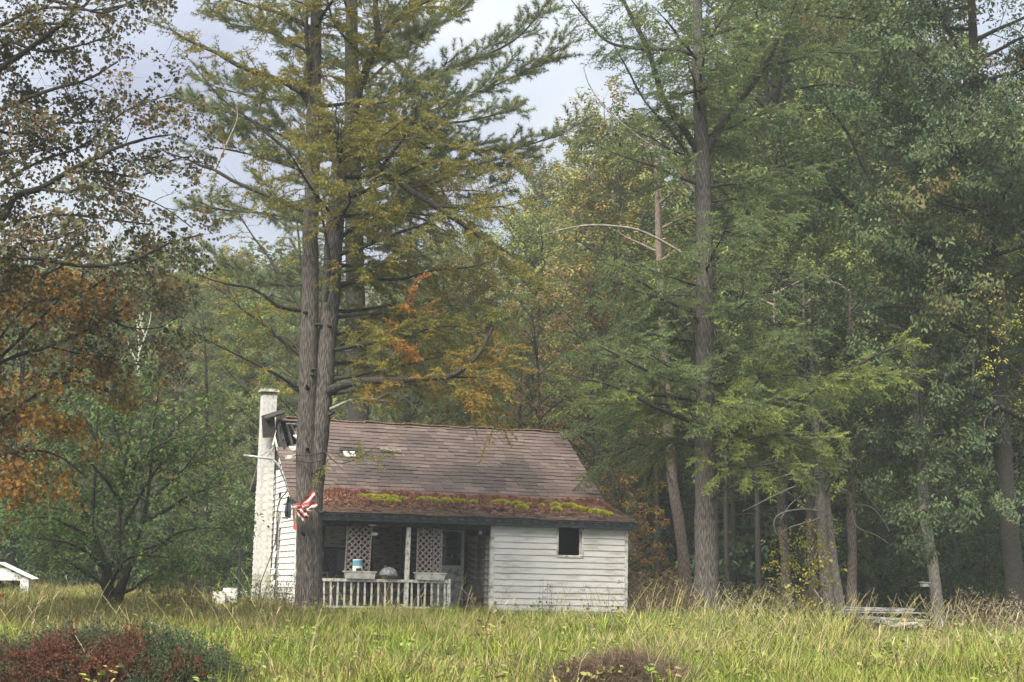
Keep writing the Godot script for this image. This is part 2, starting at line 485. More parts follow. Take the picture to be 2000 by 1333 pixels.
func frame(called: String, wall: Node3D, turn: float, origin: Vector3, h: Array, w: float, m: Material, out := 0.035) -> MeshInstance3D:
	var bs := Basis(Vector3.UP, turn)
	var s := Shape.new()
	var o := origin + bs.z * (out * 0.5 - 0.02)
	var d := out + 0.04
	s.box(Transform3D(bs, o + bs.x * (h[0] - w * 0.5 + 0.01) + Vector3.UP * (h[2] + h[3]) * 0.5), Vector3(w, h[3] - h[2] + w * 2, d))
	s.box(Transform3D(bs, o + bs.x * (h[1] + w * 0.5 - 0.01) + Vector3.UP * (h[2] + h[3]) * 0.5), Vector3(w, h[3] - h[2] + w * 2, d))
	s.box(Transform3D(bs, o + bs.x * (h[0] + h[1]) * 0.5 + Vector3.UP * (h[3] + w * 0.5 - 0.01)), Vector3(h[1] - h[0] + 0.01, w, d - 0.006))
	s.box(Transform3D(bs, o + bs.x * (h[0] + h[1]) * 0.5 + Vector3.UP * (h[2] - w * 0.5 + 0.01)), Vector3(h[1] - h[0] + 0.01, w, d + 0.03))
	return part(called, s.mesh(m), wall)

func gable(s: Shape, x: float, thick: float) -> void:       # a side wall with its gable, from the porch to the back
	var prof := [Vector2(-1.95, -0.3), Vector2(-1.95, 2.90), Vector2(-5.6, 5.2), Vector2(-8.3, 3.47), Vector2(-8.3, -0.3)]
	for k in [0, 1]:
		var xx: float = x + thick * k
		var q := []
		for v in prof: q.append(Vector3(xx, v.y, v.x))
		if k == 0: q.reverse()
		s.quad(q[0], q[1], q[2], q[3]); s.tri(q[0], q[3], q[4])
	for i in 5:
		var a: Vector2 = prof[i]
		var b: Vector2 = prof[(i + 1) % 5]
		s.quad(Vector3(x, a.y, a.x), Vector3(x, b.y, b.x), Vector3(x + thick, b.y, b.x), Vector3(x + thick, a.y, a.x))

func sag(x: float, s: float) -> float:
	return 0.05 * noise_b.get_noise_2d(x * 14.0, s * 16.0) - 0.05 * sin(clampf((x + 0.2) / 8.8, 0, 1) * PI) * sin(clampf(s / 4.3, 0, 1) * PI)

func build_cottage() -> void:
	var th := 0.326
	var sg := -0.021
	var u := Vector3(cos(th) * cos(sg), sin(sg), -sin(th) * cos(sg))
	var z := Vector3(sin(th), 0, cos(th))
	home = Transform3D(Basis(u, z.cross(u), z), Vector3(-5.0, 0.75, -40.91))
	var c := thing("cottage", "abandoned white clapboard cottage with a mossy brown shingle roof and broken left gable", "house")
	c.transform = home
	var S: Array = mats.siding
	# --- front room wall, flush with the porch front
	var hole := [6.50, 7.17, 1.54, 2.33]
	var s := Shape.new()
	panel_with_holes(s, Transform3D(), 4.68, 8.44, -0.35, 2.44, [hole], 0.1)
	var w := part("wall", s.mesh(mats.sheathing), c)
	clad(w, 0, Vector3.ZERO, 4.73, 8.39, -0.37 + 0.002, 2, [], func(_i): return mats.siding_dirty)
	clad(w, 0, Vector3.ZERO, 4.73, 8.39, -0.05, 16, [[6.46, 7.21, 1.52, 2.36]], func(i): return mats.siding_dirty if i < 1 or (i < 4 and rng.randf() < 0.5) else S[rng.randi() % 4])
	block("corner_board", w, Vector3(4.70, 1.05, -0.01), Vector3(0.10, 2.78, 0.10), mats.trim)
	block("corner_board", w, Vector3(8.42, 1.05, -0.01), Vector3(0.09, 2.78, 0.10), mats.trim)
	var win := frame("window", c, 0, Vector3.ZERO, hole, 0.055, mats.trim)
	block("sash_stop", win, Vector3(7.145, 1.935, -0.05), Vector3(0.05, 0.76, 0.03), mats.peeling)
	block("dark_room_sheet", win, Vector3(6.83, 1.9, -1.4), Vector3(1.6, 1.6, 0.02), mats.black)  # added black sheet, stands in for the shade of the room
	# --- the room's side wall, inside the porch
	s = Shape.new()
	s.box(Transform3D(Basis(), Vector3(4.73, 1.05, -1.02)), Vector3(0.09, 2.8, 1.85))
	w = part("wall", s.mesh(mats.sheathing), c)
	clad(w, -PI / 2, Vector3(4.685, 0, 0), -1.93, -0.06, -0.05, 17, [], func(i): return mats.siding_deep_shade if i > 12 else mats.siding_porch_shade)  # top boards get the deeper painted shade
	# --- porch wall with window, open doorway and closed door
	var oz := Vector3(0, 0, -1.95)
	var h_win := [0.72, 1.62, 1.0, 2.2]
	var h_open := [1.98, 2.86, 0.12, 2.22]
	var h_door := [3.72, 4.48, 0.12, 2.15]
	s = Shape.new()
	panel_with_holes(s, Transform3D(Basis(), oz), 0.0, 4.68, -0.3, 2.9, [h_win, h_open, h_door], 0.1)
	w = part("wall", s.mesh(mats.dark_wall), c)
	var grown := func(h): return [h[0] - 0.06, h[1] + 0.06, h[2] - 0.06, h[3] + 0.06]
	clad(w, 0, oz, 0.06, 4.62, -0.05, 18, [grown.call(h_win), grown.call(h_open), grown.call(h_door)], func(_i): return mats.siding_deep_shade)  # shade under the porch roof is painted into these boards
	win = frame("window", c, 0, oz, h_win, 0.07, mats.siding_deep_shade)
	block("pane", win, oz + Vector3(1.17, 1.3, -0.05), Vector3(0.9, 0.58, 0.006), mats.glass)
	block("meeting_rail", win, oz + Vector3(1.17, 1.61, -0.05), Vector3(0.9, 0.05, 0.04), mats.siding_deep_shade)
	frame("doorway", c, 0, oz, h_open, 0.08, mats.siding_deep_shade)
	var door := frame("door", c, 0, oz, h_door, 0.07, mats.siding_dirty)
	block("lower_panel", door, oz + Vector3(4.10, 0.68, -0.05), Vector3(0.76, 1.12, 0.045), mats.trim)
	block("door_stile", door, oz + Vector3(3.77, 1.69, -0.05), Vector3(0.10, 0.90, 0.045), mats.siding_deep_shade)
	block("door_stile", door, oz + Vector3(4.43, 1.69, -0.05), Vector3(0.10, 0.90, 0.045), mats.siding_deep_shade)
	block("pane", door, oz + Vector3(4.10, 1.69, -0.05), Vector3(0.56, 0.90, 0.008), mats.glass)
	for i in 3:
		block("muntin", door, oz + Vector3(4.10, 1.45 + 0.24 * i, -0.04), Vector3(0.56, 0.025, 0.02), mats.siding_deep_shade)
	for q in [[3.93, 1.42], [3.93, 1.56], [3.93, 1.78], [4.22, 1.48]]:
		block("painted_reflection", door, oz + Vector3(q[0], q[1], -0.043), Vector3(0.05, 0.09, 0.004), mats.bulb)  # pale flakes paint the reflections in the door glass
	var kn := SphereMesh.new()
	kn.radius = 0.035; kn.height = 0.07; kn.radial_segments = 10; kn.rings = 5; kn.material = mats.metal
	part("door_knob", kn, door, Transform3D(Basis(), oz + Vector3(3.80, 1.12, 0.0)))
	# --- the left gable: clapboards with a torn gash, charred at the top
	s = Shape.new()
	gable(s, 0.0, 0.1)
	w = part("wall", s.mesh(mats.dark_wall), c)
	for i in 27:
		var y := -0.21 + UP6 * i
		var front := -1.97 if y < 2.75 else -1.97 - (y + 0.15 - 2.90) / 0.63
		var m: Material = mats.siding_dirty if i < 3 or rng.randf() < 0.12 else S[rng.randi() % 4]
		var gl := -4.72 + 0.35 * noise_b.get_noise_1d(y * 40.0) + (0.0 if y < 2.3 else 0.2)
		var gr := -4.12 + 0.3 * noise_b.get_noise_1d(y * 55.0 + 90.0) + (0.0 if y < 1.2 else -0.05)
		if y > 3.0: gl = -4.45; gr = -4.45
		if y > 3.6 and rng.randf() < 0.4: gr -= 0.2
		if i in [17, 18]:
			clap(w, -PI / 2, Vector3(-0.03, 0, 0), gr, gr + 1.0, y - 0.05, m, -0.06)
			clap(w, -PI / 2, Vector3(0, 0, 0), gr + 1.1, front, y, m)
		elif front - gr > 0.05:
			clap(w, -PI / 2, Vector3(0, 0, 0), gr, front, y, m, R(-0.02, 0.02) if y > 3.0 else R(-0.006, 0.006))
		if y < 3.7: clap(w, -PI / 2, Vector3(0, 0, 0), -5.3, gl, y, m, R(-0.006, 0.006))
		clap(w, -PI / 2, Vector3(0, 0, 0), -8.26, -5.75, y, m)
	block("corner_board", w, Vector3(0.03, 1.2, -1.93), Vector3(0.11, 3.2, 0.13), mats.trim)
	block("stud", w, Vector3(-0.01, 1.5, -4.42), Vector3(0.02, 3.0, 0.09), mats.weathered)
	for i in 5:
		block("torn_strip", w, Vector3(-0.05 - 0.02 * i, 4.0 + 0.17 * i, -4.1 - 0.24 * i), Vector3(0.02, R(0.3, 0.6), R(0.07, 0.16)), mats.trim if i != 2 else mats.char, Basis(Vector3.RIGHT, R(-0.5, 0.1)) * Basis(Vector3.BACK, R(-0.2, 0.2)))
	for i in 4:
		block("charred_board", w, Vector3(-0.04, 4.15 + 0.27 * i, -4.0 - 0.42 * i), Vector3(0.03, 0.75, 0.16), mats.char, Basis(Vector3.RIGHT, -0.35 + R(-0.1, 0.1)))
	block("charred_board", w, Vector3(-0.30, 5.0, -5.05), Vector3(0.36, 0.62, 0.05), mats.char, Basis(Vector3.BACK, 0.10))
	block("charred_board", w, Vector3(-0.18, 5.33, -5.0), Vector3(0.55, 0.05, 0.3), mats.char, Basis(Vector3.BACK, 0.35) * Basis(Vector3.RIGHT, 0.4))
	block("broken_trim", w, Vector3(0.10, 4.05, -2.9), Vector3(0.62, 0.10, 0.04), mats.trim, Basis(Vector3.BACK, 0.16))
	# --- right side and back
	s = Shape.new()
	gable(s, 8.34, 0.1)
	w = part("wall", s.mesh(mats.siding_dirty), c)
	s = Shape.new()
	s.box(Transform3D(Basis(), Vector3(8.39, 1.05, -1.0)), Vector3(0.1, 2.78, 1.78))
	part("wall", s.mesh(mats.siding_dirty), c)
	s = Shape.new()
	s.box(Transform3D(Basis(), Vector3(4.22, 1.55, -8.25)), Vector3(8.1, 3.7, 0.09))
	part("wall", s.mesh(mats.siding_dirty), c)
	# --- chimney of painted blocks
	var ch := block("chimney", c, Vector3(-0.25, 2.8, -5.50), Vector3(0.385, 6.2, 0.385), mats.mortar)
	for i in 31:
		var y := -2.99 + 0.2 * i
		var wd := lerpf(0.425, 0.397, i / 30.0)
		var m: Material = mats.block_mossy if i < 2 or (i < 6 and rng.randf() < 0.5) else mats.block[rng.randi() % 3]
		for k in [-1, 1]:
			var j := R(-0.003, 0.003)
			block("block", ch, Vector3(j, y, k * wd * 0.25), Vector3(wd, 0.1965, wd * 0.5 - 0.002), m)
	block("cap", ch, Vector3(0, 3.245, 0), Vector3(0.52, 0.08, 0.52), mats.block_mossy)
	# --- roof
	build_roof(c)
	# --- porch
	build_porch(c)

func build_roof(c: Node3D) -> void:
	var top := Vector3(0, 5.3, -5.6)
	var brk := Vector3(0, 2.97, -1.95)
	var eave := Vector3(0, 2.44, 0.25)
	var sl := (brk - top).length()
	var dn := (brk - top).normalized()
	var b1 := Basis(Vector3.RIGHT, Vector3(0, dn.z, -dn.y), dn)
	var sl2 := (eave - brk).length()
	var dn2 := (eave - brk).normalized()
	var b2 := Basis(Vector3.RIGHT, Vector3(0, dn2.z, -dn2.y), dn2)
	var s := Shape.new()
	s.box(Transform3D(b1, top + b1 * Vector3(4.75, -0.06, sl * 0.5)), Vector3(7.8, 0.06, sl - 0.02))
	s.box(Transform3D(b1, top + b1 * Vector3(0.33, -0.06, (sl + 1.75) * 0.5)), Vector3(1.04, 0.06, sl - 1.77))
	s.box(Transform3D(b1, top + b1 * Vector3(0.55, -0.06, 0.14)), Vector3(0.58, 0.06, 0.26))
	s.box(Transform3D(b2, brk + b2 * Vector3(4.22, -0.06, sl2 * 0.5)), Vector3(8.84, 0.06, sl2))
	var b3 := Basis(Vector3.RIGHT, Vector3(0, dn.z, dn.y), Vector3(0, dn.y, -dn.z) * -1.0)
	s.box(Transform3D(b3, Vector3(4.25, 4.34, -7.08)), Vector3(8.8, 0.08, 3.55))
	var roof := part("roof", s.mesh(mats.sheathing), c)
	var g := Shape.new()
	var rows := int(sl / 0.197)
	for j in range(1, rows + 2):
		var x := -0.22 + R(-0.3, 0.0)
		while x < 8.66:
			var w := R(0.24, 0.36)
			var x0 := maxf(x, -0.22)
			var x1 := minf(x + w - 0.006, 8.66)
			x += w
			var e := sl * float(j) / (rows + 1)
			if x1 - x0 < 0.03: continue
			var xm := (x0 + x1) * 0.5
			if xm < 0.62 + 0.25 * noise_b.get_noise_2d(e * 60.0, 7.0) - maxf(0.0, e - 1.2) * 0.9 and e > 0.25 and e < 1.9: continue
			if xm < 0.25 and e < 0.3: continue
			if absf(xm - 1.75) < 0.25 and absf(e - 1.95) < 0.2: continue
			var col := pick([Color(0.155, 0.112, 0.100), Color(0.125, 0.090, 0.081), Color(0.185, 0.140, 0.124), Color(0.138, 0.101, 0.091)], 0.14)
			var st := noise_b.get_noise_2d(xm * 10.0, e * 6.0) + 0.7 * exp(-pow((xm - 6.0) / 1.5, 2) - pow((e - 2.9) / 0.8, 2)) + 0.35 * exp(-pow((xm - 3.6) / 1.2, 2) - pow((e - 3.3) / 0.5, 2)) - 0.1
			col = col.lerp(Color(0.055, 0.045, 0.043), clampf(st * 1.5, 0.0, 0.75))
			g.tint = col
			var lift := -0.085 + (0.02 if rng.randf() < 0.03 else 0.0)
			g.box(Transform3D(b1 * Basis(Vector3.RIGHT, lift), top + b1 * Vector3(xm, 0.014 + 0.5 * sag(xm, e) + R(0, 0.004), e - 0.115)), Vector3(x1 - x0, 0.02, 0.235))
	for j in range(1, 13):
		var x := -0.26 + R(-0.3, 0.0)
		while x < 8.7:
			var w := R(0.24, 0.36)
			var x0 := maxf(x, -0.26)
			var x1 := minf(x + w - 0.006, 8.70)
			x += w
			var e := sl2 * j / 12.0 + 0.02
			if x1 - x0 < 0.03: continue
			var xm := (x0 + x1) * 0.5
			if absf(xm - 5.35 - (j - 8) * 0.1) < 0.26 and j in [7, 8] : continue
			g.tint = pick([Color(0.15, 0.088, 0.06), Color(0.12, 0.075, 0.052), Color(0.18, 0.115, 0.08)], 0.2).lerp(Color(0.05, 0.04, 0.03), clampf(noise_b.get_noise_2d(xm * 12.0 + 300.0, e * 20.0) * 1.6 + 0.1, 0, 0.7))
			g.box(Transform3D(b2 * Basis(Vector3.RIGHT, -0.06 - (0.05 if rng.randf() < 0.06 else 0.0)), brk + b2 * Vector3(xm, 0.014 + 0.4 * sag(xm, e + 9.0) + R(0, 0.006), e - 0.12)), Vector3(x1 - x0, 0.015, 0.235))
	var sh := part("shingles", g.mesh(mats.shingle), roof)
	sh.set_meta("kind", "stuff")
	for i in 29:
		block("ridge_cap", roof, top + Vector3(0.42 + 0.285 * i, 0.03 + sag(0.42 + 0.285 * i, 0.1), 0), Vector3(0.28, 0.025, 0.22), mats.ridge, Basis(Vector3.BACK, R(-0.03, 0.03)))
	block("fascia", roof, Vector3(4.22, 2.345, 0.20), Vector3(8.9, 0.17, 0.03), mats.fascia)
	block("drip_edge", roof, Vector3(4.22, 2.42, 0.245), Vector3(8.94, 0.03, 0.05), mats.fascia)
	block("rake_board", roof, top + b1 * Vector3(8.62, -0.14, sl * 0.5), Vector3(0.03, 0.16, sl), mats.ridge, b1)
	block("rake_board", roof, brk + b2 * Vector3(8.66, -0.13, sl2 * 0.5), Vector3(0.03, 0.14, sl2 - 0.1), mats.fascia, b2)
	block("rake_board", roof, brk + b2 * Vector3(-0.22, -0.13, sl2 * 0.5), Vector3(0.03, 0.14, sl2 - 0.1), mats.fascia, b2)
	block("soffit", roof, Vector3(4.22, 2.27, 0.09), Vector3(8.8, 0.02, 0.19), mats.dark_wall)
	for i in 4:
		block("charred_rafter", roof, top + b1 * Vector3(0.08 + 0.2 * i, -0.10, 1.0), Vector3(0.05, 0.10, 1.7), mats.char, b1 * Basis(Vector3.UP, R(-0.08, 0.12)))
	block("torn_sheathing", roof, top + b1 * Vector3(0.52, 0.02, 1.35), Vector3(0.14, 0.02, 0.7), mats.trim, b1 * Basis(Vector3.UP, 0.35))
	block("torn_sheathing", roof, top + b1 * Vector3(0.30, 0.02, 1.8), Vector3(0.34, 0.02, 0.25), mats.weathered, b1 * Basis(Vector3.UP, 0.2))
	block("torn_sheathing", roof, top + b1 * Vector3(1.68, 0.03, 2.02), Vector3(0.14, 0.02, 0.30), mats.trim, b1 * Basis(Vector3.UP, 0.1))
	block("torn_sheathing", roof, top + b1 * Vector3(1.86, 0.03, 2.0), Vector3(0.15, 0.02, 0.30), mats.trim, b1 * Basis(Vector3.UP, -0.06))
	block("torn_sheathing", roof, top + b1 * Vector3(1.78, 0.05, 1.80), Vector3(0.5, 0.03, 0.14), mats.char, b1)
	block("torn_sheathing", roof, top + b1 * Vector3(0.4, 0.03, 3.45), Vector3(0.45, 0.02, 0.16), mats.weathered, b1 * Basis(Vector3.UP, 0.2))
	block("torn_sheathing", roof, brk + b2 * Vector3(5.36, -0.01, 1.42), Vector3(0.5, 0.02, 0.42), mats.char, b2)
	block("lifted_shingle", roof, brk + b2 * Vector3(5.2, 0.07, 1.42), Vector3(0.34, 0.012, 0.22), mats.char, b2 * Basis(Vector3.BACK, -0.4))
	block("lifted_shingle", roof, top + b1 * Vector3(3.0, 0.05, 1.7), Vector3(0.6, 0.012, 0.2), mats.sheathing, b1 * Basis(Vector3.UP, -0.12))
	# rust coloured needles heaped along the break, thinner below it
	var litter := Leaves.new()
	for i in 11000:
		var x := R(0.1, 8.6)
		var e := absf(rng.randfn(0.0, 0.22)) * (1.0 if rng.randf() < 0.7 else 4.5) - 0.16 + 0.2 * noise_b.get_noise_1d(x * 26.0) + 0.2 * noise_b.get_noise_1d(x * 90.0)
		if e > sl2 - 0.03: continue
		if x > 7.0 and rng.randf() < 0.5: continue
		var o := brk + (b2 * Vector3(x, 0.03 + R(0, 0.03), e) if e > 0 else b1 * Vector3(x, 0.03 + R(0, 0.03), e))
		litter.put(o, Vector3(R(-1, 1), R(-0.2, 0.3), R(-1, 1)), Vector3(R(-0.3, 0.3), 1, R(-0.3, 0.3)), R(0.7, 1.4), pick([Color(0.38, 0.19, 0.13), Color(0.26, 0.13, 0.09), Color(0.44, 0.26, 0.19)]))
	var ls := Shape.new()
	for i in 22:
		ls.tint = Color(1, 1, 1) * R(0.6, 1.2)
		var o := Vector3(R(-0.06, 0.06), R(-0.01, 0.015), R(-0.06, 0.06))
		var d := Vector3(R(-1, 1), R(-0.15, 0.3), R(-1, 1)).normalized() * R(0.04, 0.08)
		var wv := d.cross(Vector3.UP).normalized() * 0.006
		ls.leaf([o - wv, o + d, o + wv])
	many("needle_litter", litter, ls.mesh(mats.dead_leaf), roof, true)
	# moss
	var k := 0
	for q in [[720, 0.30, 0.14], [735, 0.34, 0.2], [750, 0.45, 0.24], [766, 0.36, 0.2], [782, 0.38, 0.17], [800, 0.42, 0.12], [741, 0.75, 0.18], [768, 0.85, 0.24], [780, 0.92, 0.12], [838, 0.45, 0.17], [850, 0.5, 0.22], [862, 0.52, 0.15], [884, 0.55, 0.2], [908, 0.48, 0.14], [920, 0.52, 0.13], [940, 0.6, 0.18], [985, 0.48, 0.10], [998, 0.42, 0.17], [1008, 0.45, 0.18], [1016, 0.62, 0.13], [1034, 0.55, 0.14], [1046, 0.5, 0.1], [1033, 1.08, 0.19], [1060, 0.62, 0.1], [1085, 0.7, 0.12], [1108, 1.1, 0.22], [1120, 0.5, 0.14], [1140, 0.58, 0.2], [1152, 0.66, 0.2], [1160, 0.95, 0.2], [1172, 1.1, 0.18], [1186, 1.35, 0.2], [1198, 1.5, 0.2], [1210, 1.5, 0.16]]:
		var x: float = (q[0] - 609.0) / (958.0 - 609.0) * 4.68 + 0.15
		x -= maxf(0.0, x - 4.6) * 0.028
		k += 1
		part("moss_clump", moss_mesh(q[2] * R(0.7, 1.05), k), roof, Transform3D(b2, brk + b2 * Vector3(x, 0.03, q[1])))

func moss_mesh(r: float, k: int) -> ArrayMesh:
	var s := Shape.new()
	for i in 300:
		var a := R(0, TAU)
		var q := sqrt(rng.randf())
		var edge := r * (0.85 + 0.3 * noise_b.get_noise_2d(cos(a) * 40.0 + k * 31.0, sin(a) * 40.0))
		var o := Vector3(cos(a) * q * edge * 1.1, (r * 0.4 + 0.04) * sqrt(maxf(0.0, 1.0 - q * q)), sin(a) * q * edge * 0.8)
		var d := Vector3(cos(a) * q, 0.9, sin(a) * q).normalized() * R(0.02, 0.05)
		var w := d.cross(Vector3(R(-1, 1), 0.1, R(-1, 1))).normalized() * R(0.012, 0.022)
		s.tint = pick([Color(0.50, 0.52, 0.05), Color(0.38, 0.40, 0.04), Color(0.58, 0.57, 0.10)], 0.25)
		s.leaf([o - w - d * 0.6, o + d, o + w - d * 0.6])
	return s.mesh(mats.moss)

func build_porch(c: Node3D) -> void:
	var deck := block("porch_floor", c, Vector3(2.33, -0.1, -0.95), Vector3(4.6, 0.1, 1.75), mats.dark_wall)
	for i in 12:
		block("plank", deck, Vector3(0, 0.065 + R(-0.002, 0.002), -0.80 + 0.15 * i), Vector3(4.6, 0.028, 0.143), mats.deck)
	block("rim_board", deck, Vector3(0, 0.0, 0.915), Vector3(4.6, 0.15, 0.03), mats.peeling)
	for x in [0.1, 2.42, 4.5]:
		block("pier", deck, Vector3(x - 2.33, -0.30, 0.75), Vector3(0.2, 0.5, 0.2), mats.block_mossy)
	var beam := block("porch_beam", c, Vector3(2.34, 2.21, 0.0), Vector3(4.58, 0.13, 0.1), mats.char)
	beam.name = "porch_beam"
	block("porch_post", c, Vector3(2.46, 1.12, 0.0), Vector3(0.10, 2.05, 0.10), mats.peeling, Basis(Vector3.BACK, -0.012))
	block("porch_post", c, Vector3(0.06, 1.12, 0.0), Vector3(0.10, 2.05, 0.10), mats.peeling)
	var rail := block("railing", c, Vector3(1.83, 0.80, 0.02), Vector3(3.5, 0.07, 0.10), mats.peeling, Basis(Vector3.BACK, 0.003))
	block("bottom_rail", rail, Vector3(0, -0.66, 0), Vector3(3.5, 0.05, 0.045), mats.peeling)
	for i in 20:
		block("baluster", rail, Vector3(-1.66 + 0.173 * i, -0.345 + R(-0.01, 0.01), R(-0.004, 0.004)), Vector3(0.042, 0.62, 0.035), mats.peeling, Basis(Vector3.BACK, R(-0.025, 0.025)))
	block("end_post", rail, Vector3(1.73, -0.36, 0), Vector3(0.08, 0.86, 0.08), mats.peeling)
	for q in [[1.2, 0.62, 1.60, -0.06, 0.03], [3.05, 0.64, 1.52, -0.06, 0.0]]:
		var f := Shape.new()
		var wd: float = q[1]
		var y0 := 0.86
		var y1 := 2.16
		for e in [-1, 1]: f.box(Transform3D(Basis(), Vector3(e * wd * 0.5, 0, 0)), Vector3(0.028, y1 - y0, 0.03))
		for e in [-1, 1]: f.box(Transform3D(Basis(), Vector3(0, e * (y1 - y0) * 0.5, 0)), Vector3(wd - 0.03, 0.028, 0.028))
		var lat := part("lattice_panel", f.mesh(mats.lattice), c, Transform3D(Basis(Vector3.BACK, -q[4]), Vector3(q[0], (y0 + y1) * 0.5, q[3])))
		var hw := wd * 0.5 - 0.012
		var hh := (y1 - y0) * 0.5 - 0.012
		for dir in [-1.0, 1.0]:
			var k := -8
			while k <= 8:
				var off := k * 0.158
				k += 1
				# the line x*dir - y = off, cut to the frame
				var ends := []
				for xx in [-hw, hw]:
					var yy: float = xx * dir - off
					if absf(yy) <= hh: ends.append(Vector3(xx, yy, 0))
				for yy in [-hh, hh]:
					var xx: float = (yy + off) * dir
					if absf(xx) < hw: ends.append(Vector3(xx, yy, 0))
				if ends.size() < 2: continue
				var a: Vector3 = ends[0]
				var b: Vector3 = ends[1]
				block("slat", lat, (a + b) * 0.5 + Vector3(0, 0, 0.005 * dir), Vector3(a.distance_to(b), 0.036, 0.008), mats.lattice, Basis(Vector3.BACK, atan2(b.y - a.y, b.x - a.x)))
	for q in [[0.22, 2.06, -0.1], [2.98, 2.09, -0.5], [4.46, 2.08, -0.25]]:
		var l := SphereMesh.new()
		l.radius = 0.055; l.height = 0.12; l.radial_segments = 12; l.rings = 6; l.material = mats.bulb
		var lamp := part("porch_globe", l, c, Transform3D(Basis(), Vector3(q[0], q[1], q[2])))
		block("globe_holder", lamp, Vector3(0, 0.10, 0), Vector3(0.05, 0.10, 0.05), mats.metal)
	block("tin_and_daylight", c, Vector3(1.52, 2.17, 0.058), Vector3(0.2, 0.03, 0.01), mats.trim)
	block("tin_and_daylight", c, Vector3(1.62, 1.96, -0.1), Vector3(0.14, 0.07, 0.02), mats.bulb)  # bright slab stands in for daylight showing through the house

func set_on_house(o: Node3D, p: Vector3, turn := 0.0, tilt := 0.0) -> void:
	o.transform = home * Transform3D(Basis(Vector3.UP, turn) * Basis(Vector3.BACK, tilt), p)

func tray(w: float, d: float, h: float) -> Shape:       # a planter box: walls that lean out, a rim, soil inside
	var s := Shape.new()
	var q := func(k, y): return [Vector3(-w * k, y, d * k), Vector3(w * k, y, d * k), Vector3(w * k, y, -d * k), Vector3(-w * k, y, -d * k)]
	var ring := [q.call(0.44, 0.0), q.call(0.48, h - 0.035), q.call(0.515, h - 0.035), q.call(0.515, h), q.call(0.47, h), q.call(0.46, h - 0.04)]
	for i in ring.size() - 1:
		for j in 4:
			s.quad(ring[i + 1][j], ring[i + 1][(j + 1) % 4], ring[i][(j + 1) % 4], ring[i][j])
	s.quad(ring[5][3], ring[5][2], ring[5][1], ring[5][0])
	return s

func lathe(s: Shape, prof: Array, sides: int) -> void:
	for i in prof.size() - 1:
		for j in sides:
			var a := TAU * j / sides
			var b := TAU * (j + 1) / sides
			var p: Vector2 = prof[i]
			var q: Vector2 = prof[i + 1]
			s.quad(Vector3(q.x * sin(a), q.y, q.x * cos(a)), Vector3(q.x * sin(b), q.y, q.x * cos(b)), Vector3(p.x * sin(b), p.y, p.x * cos(b)), Vector3(p.x * sin(a), p.y, p.x * cos(a)))

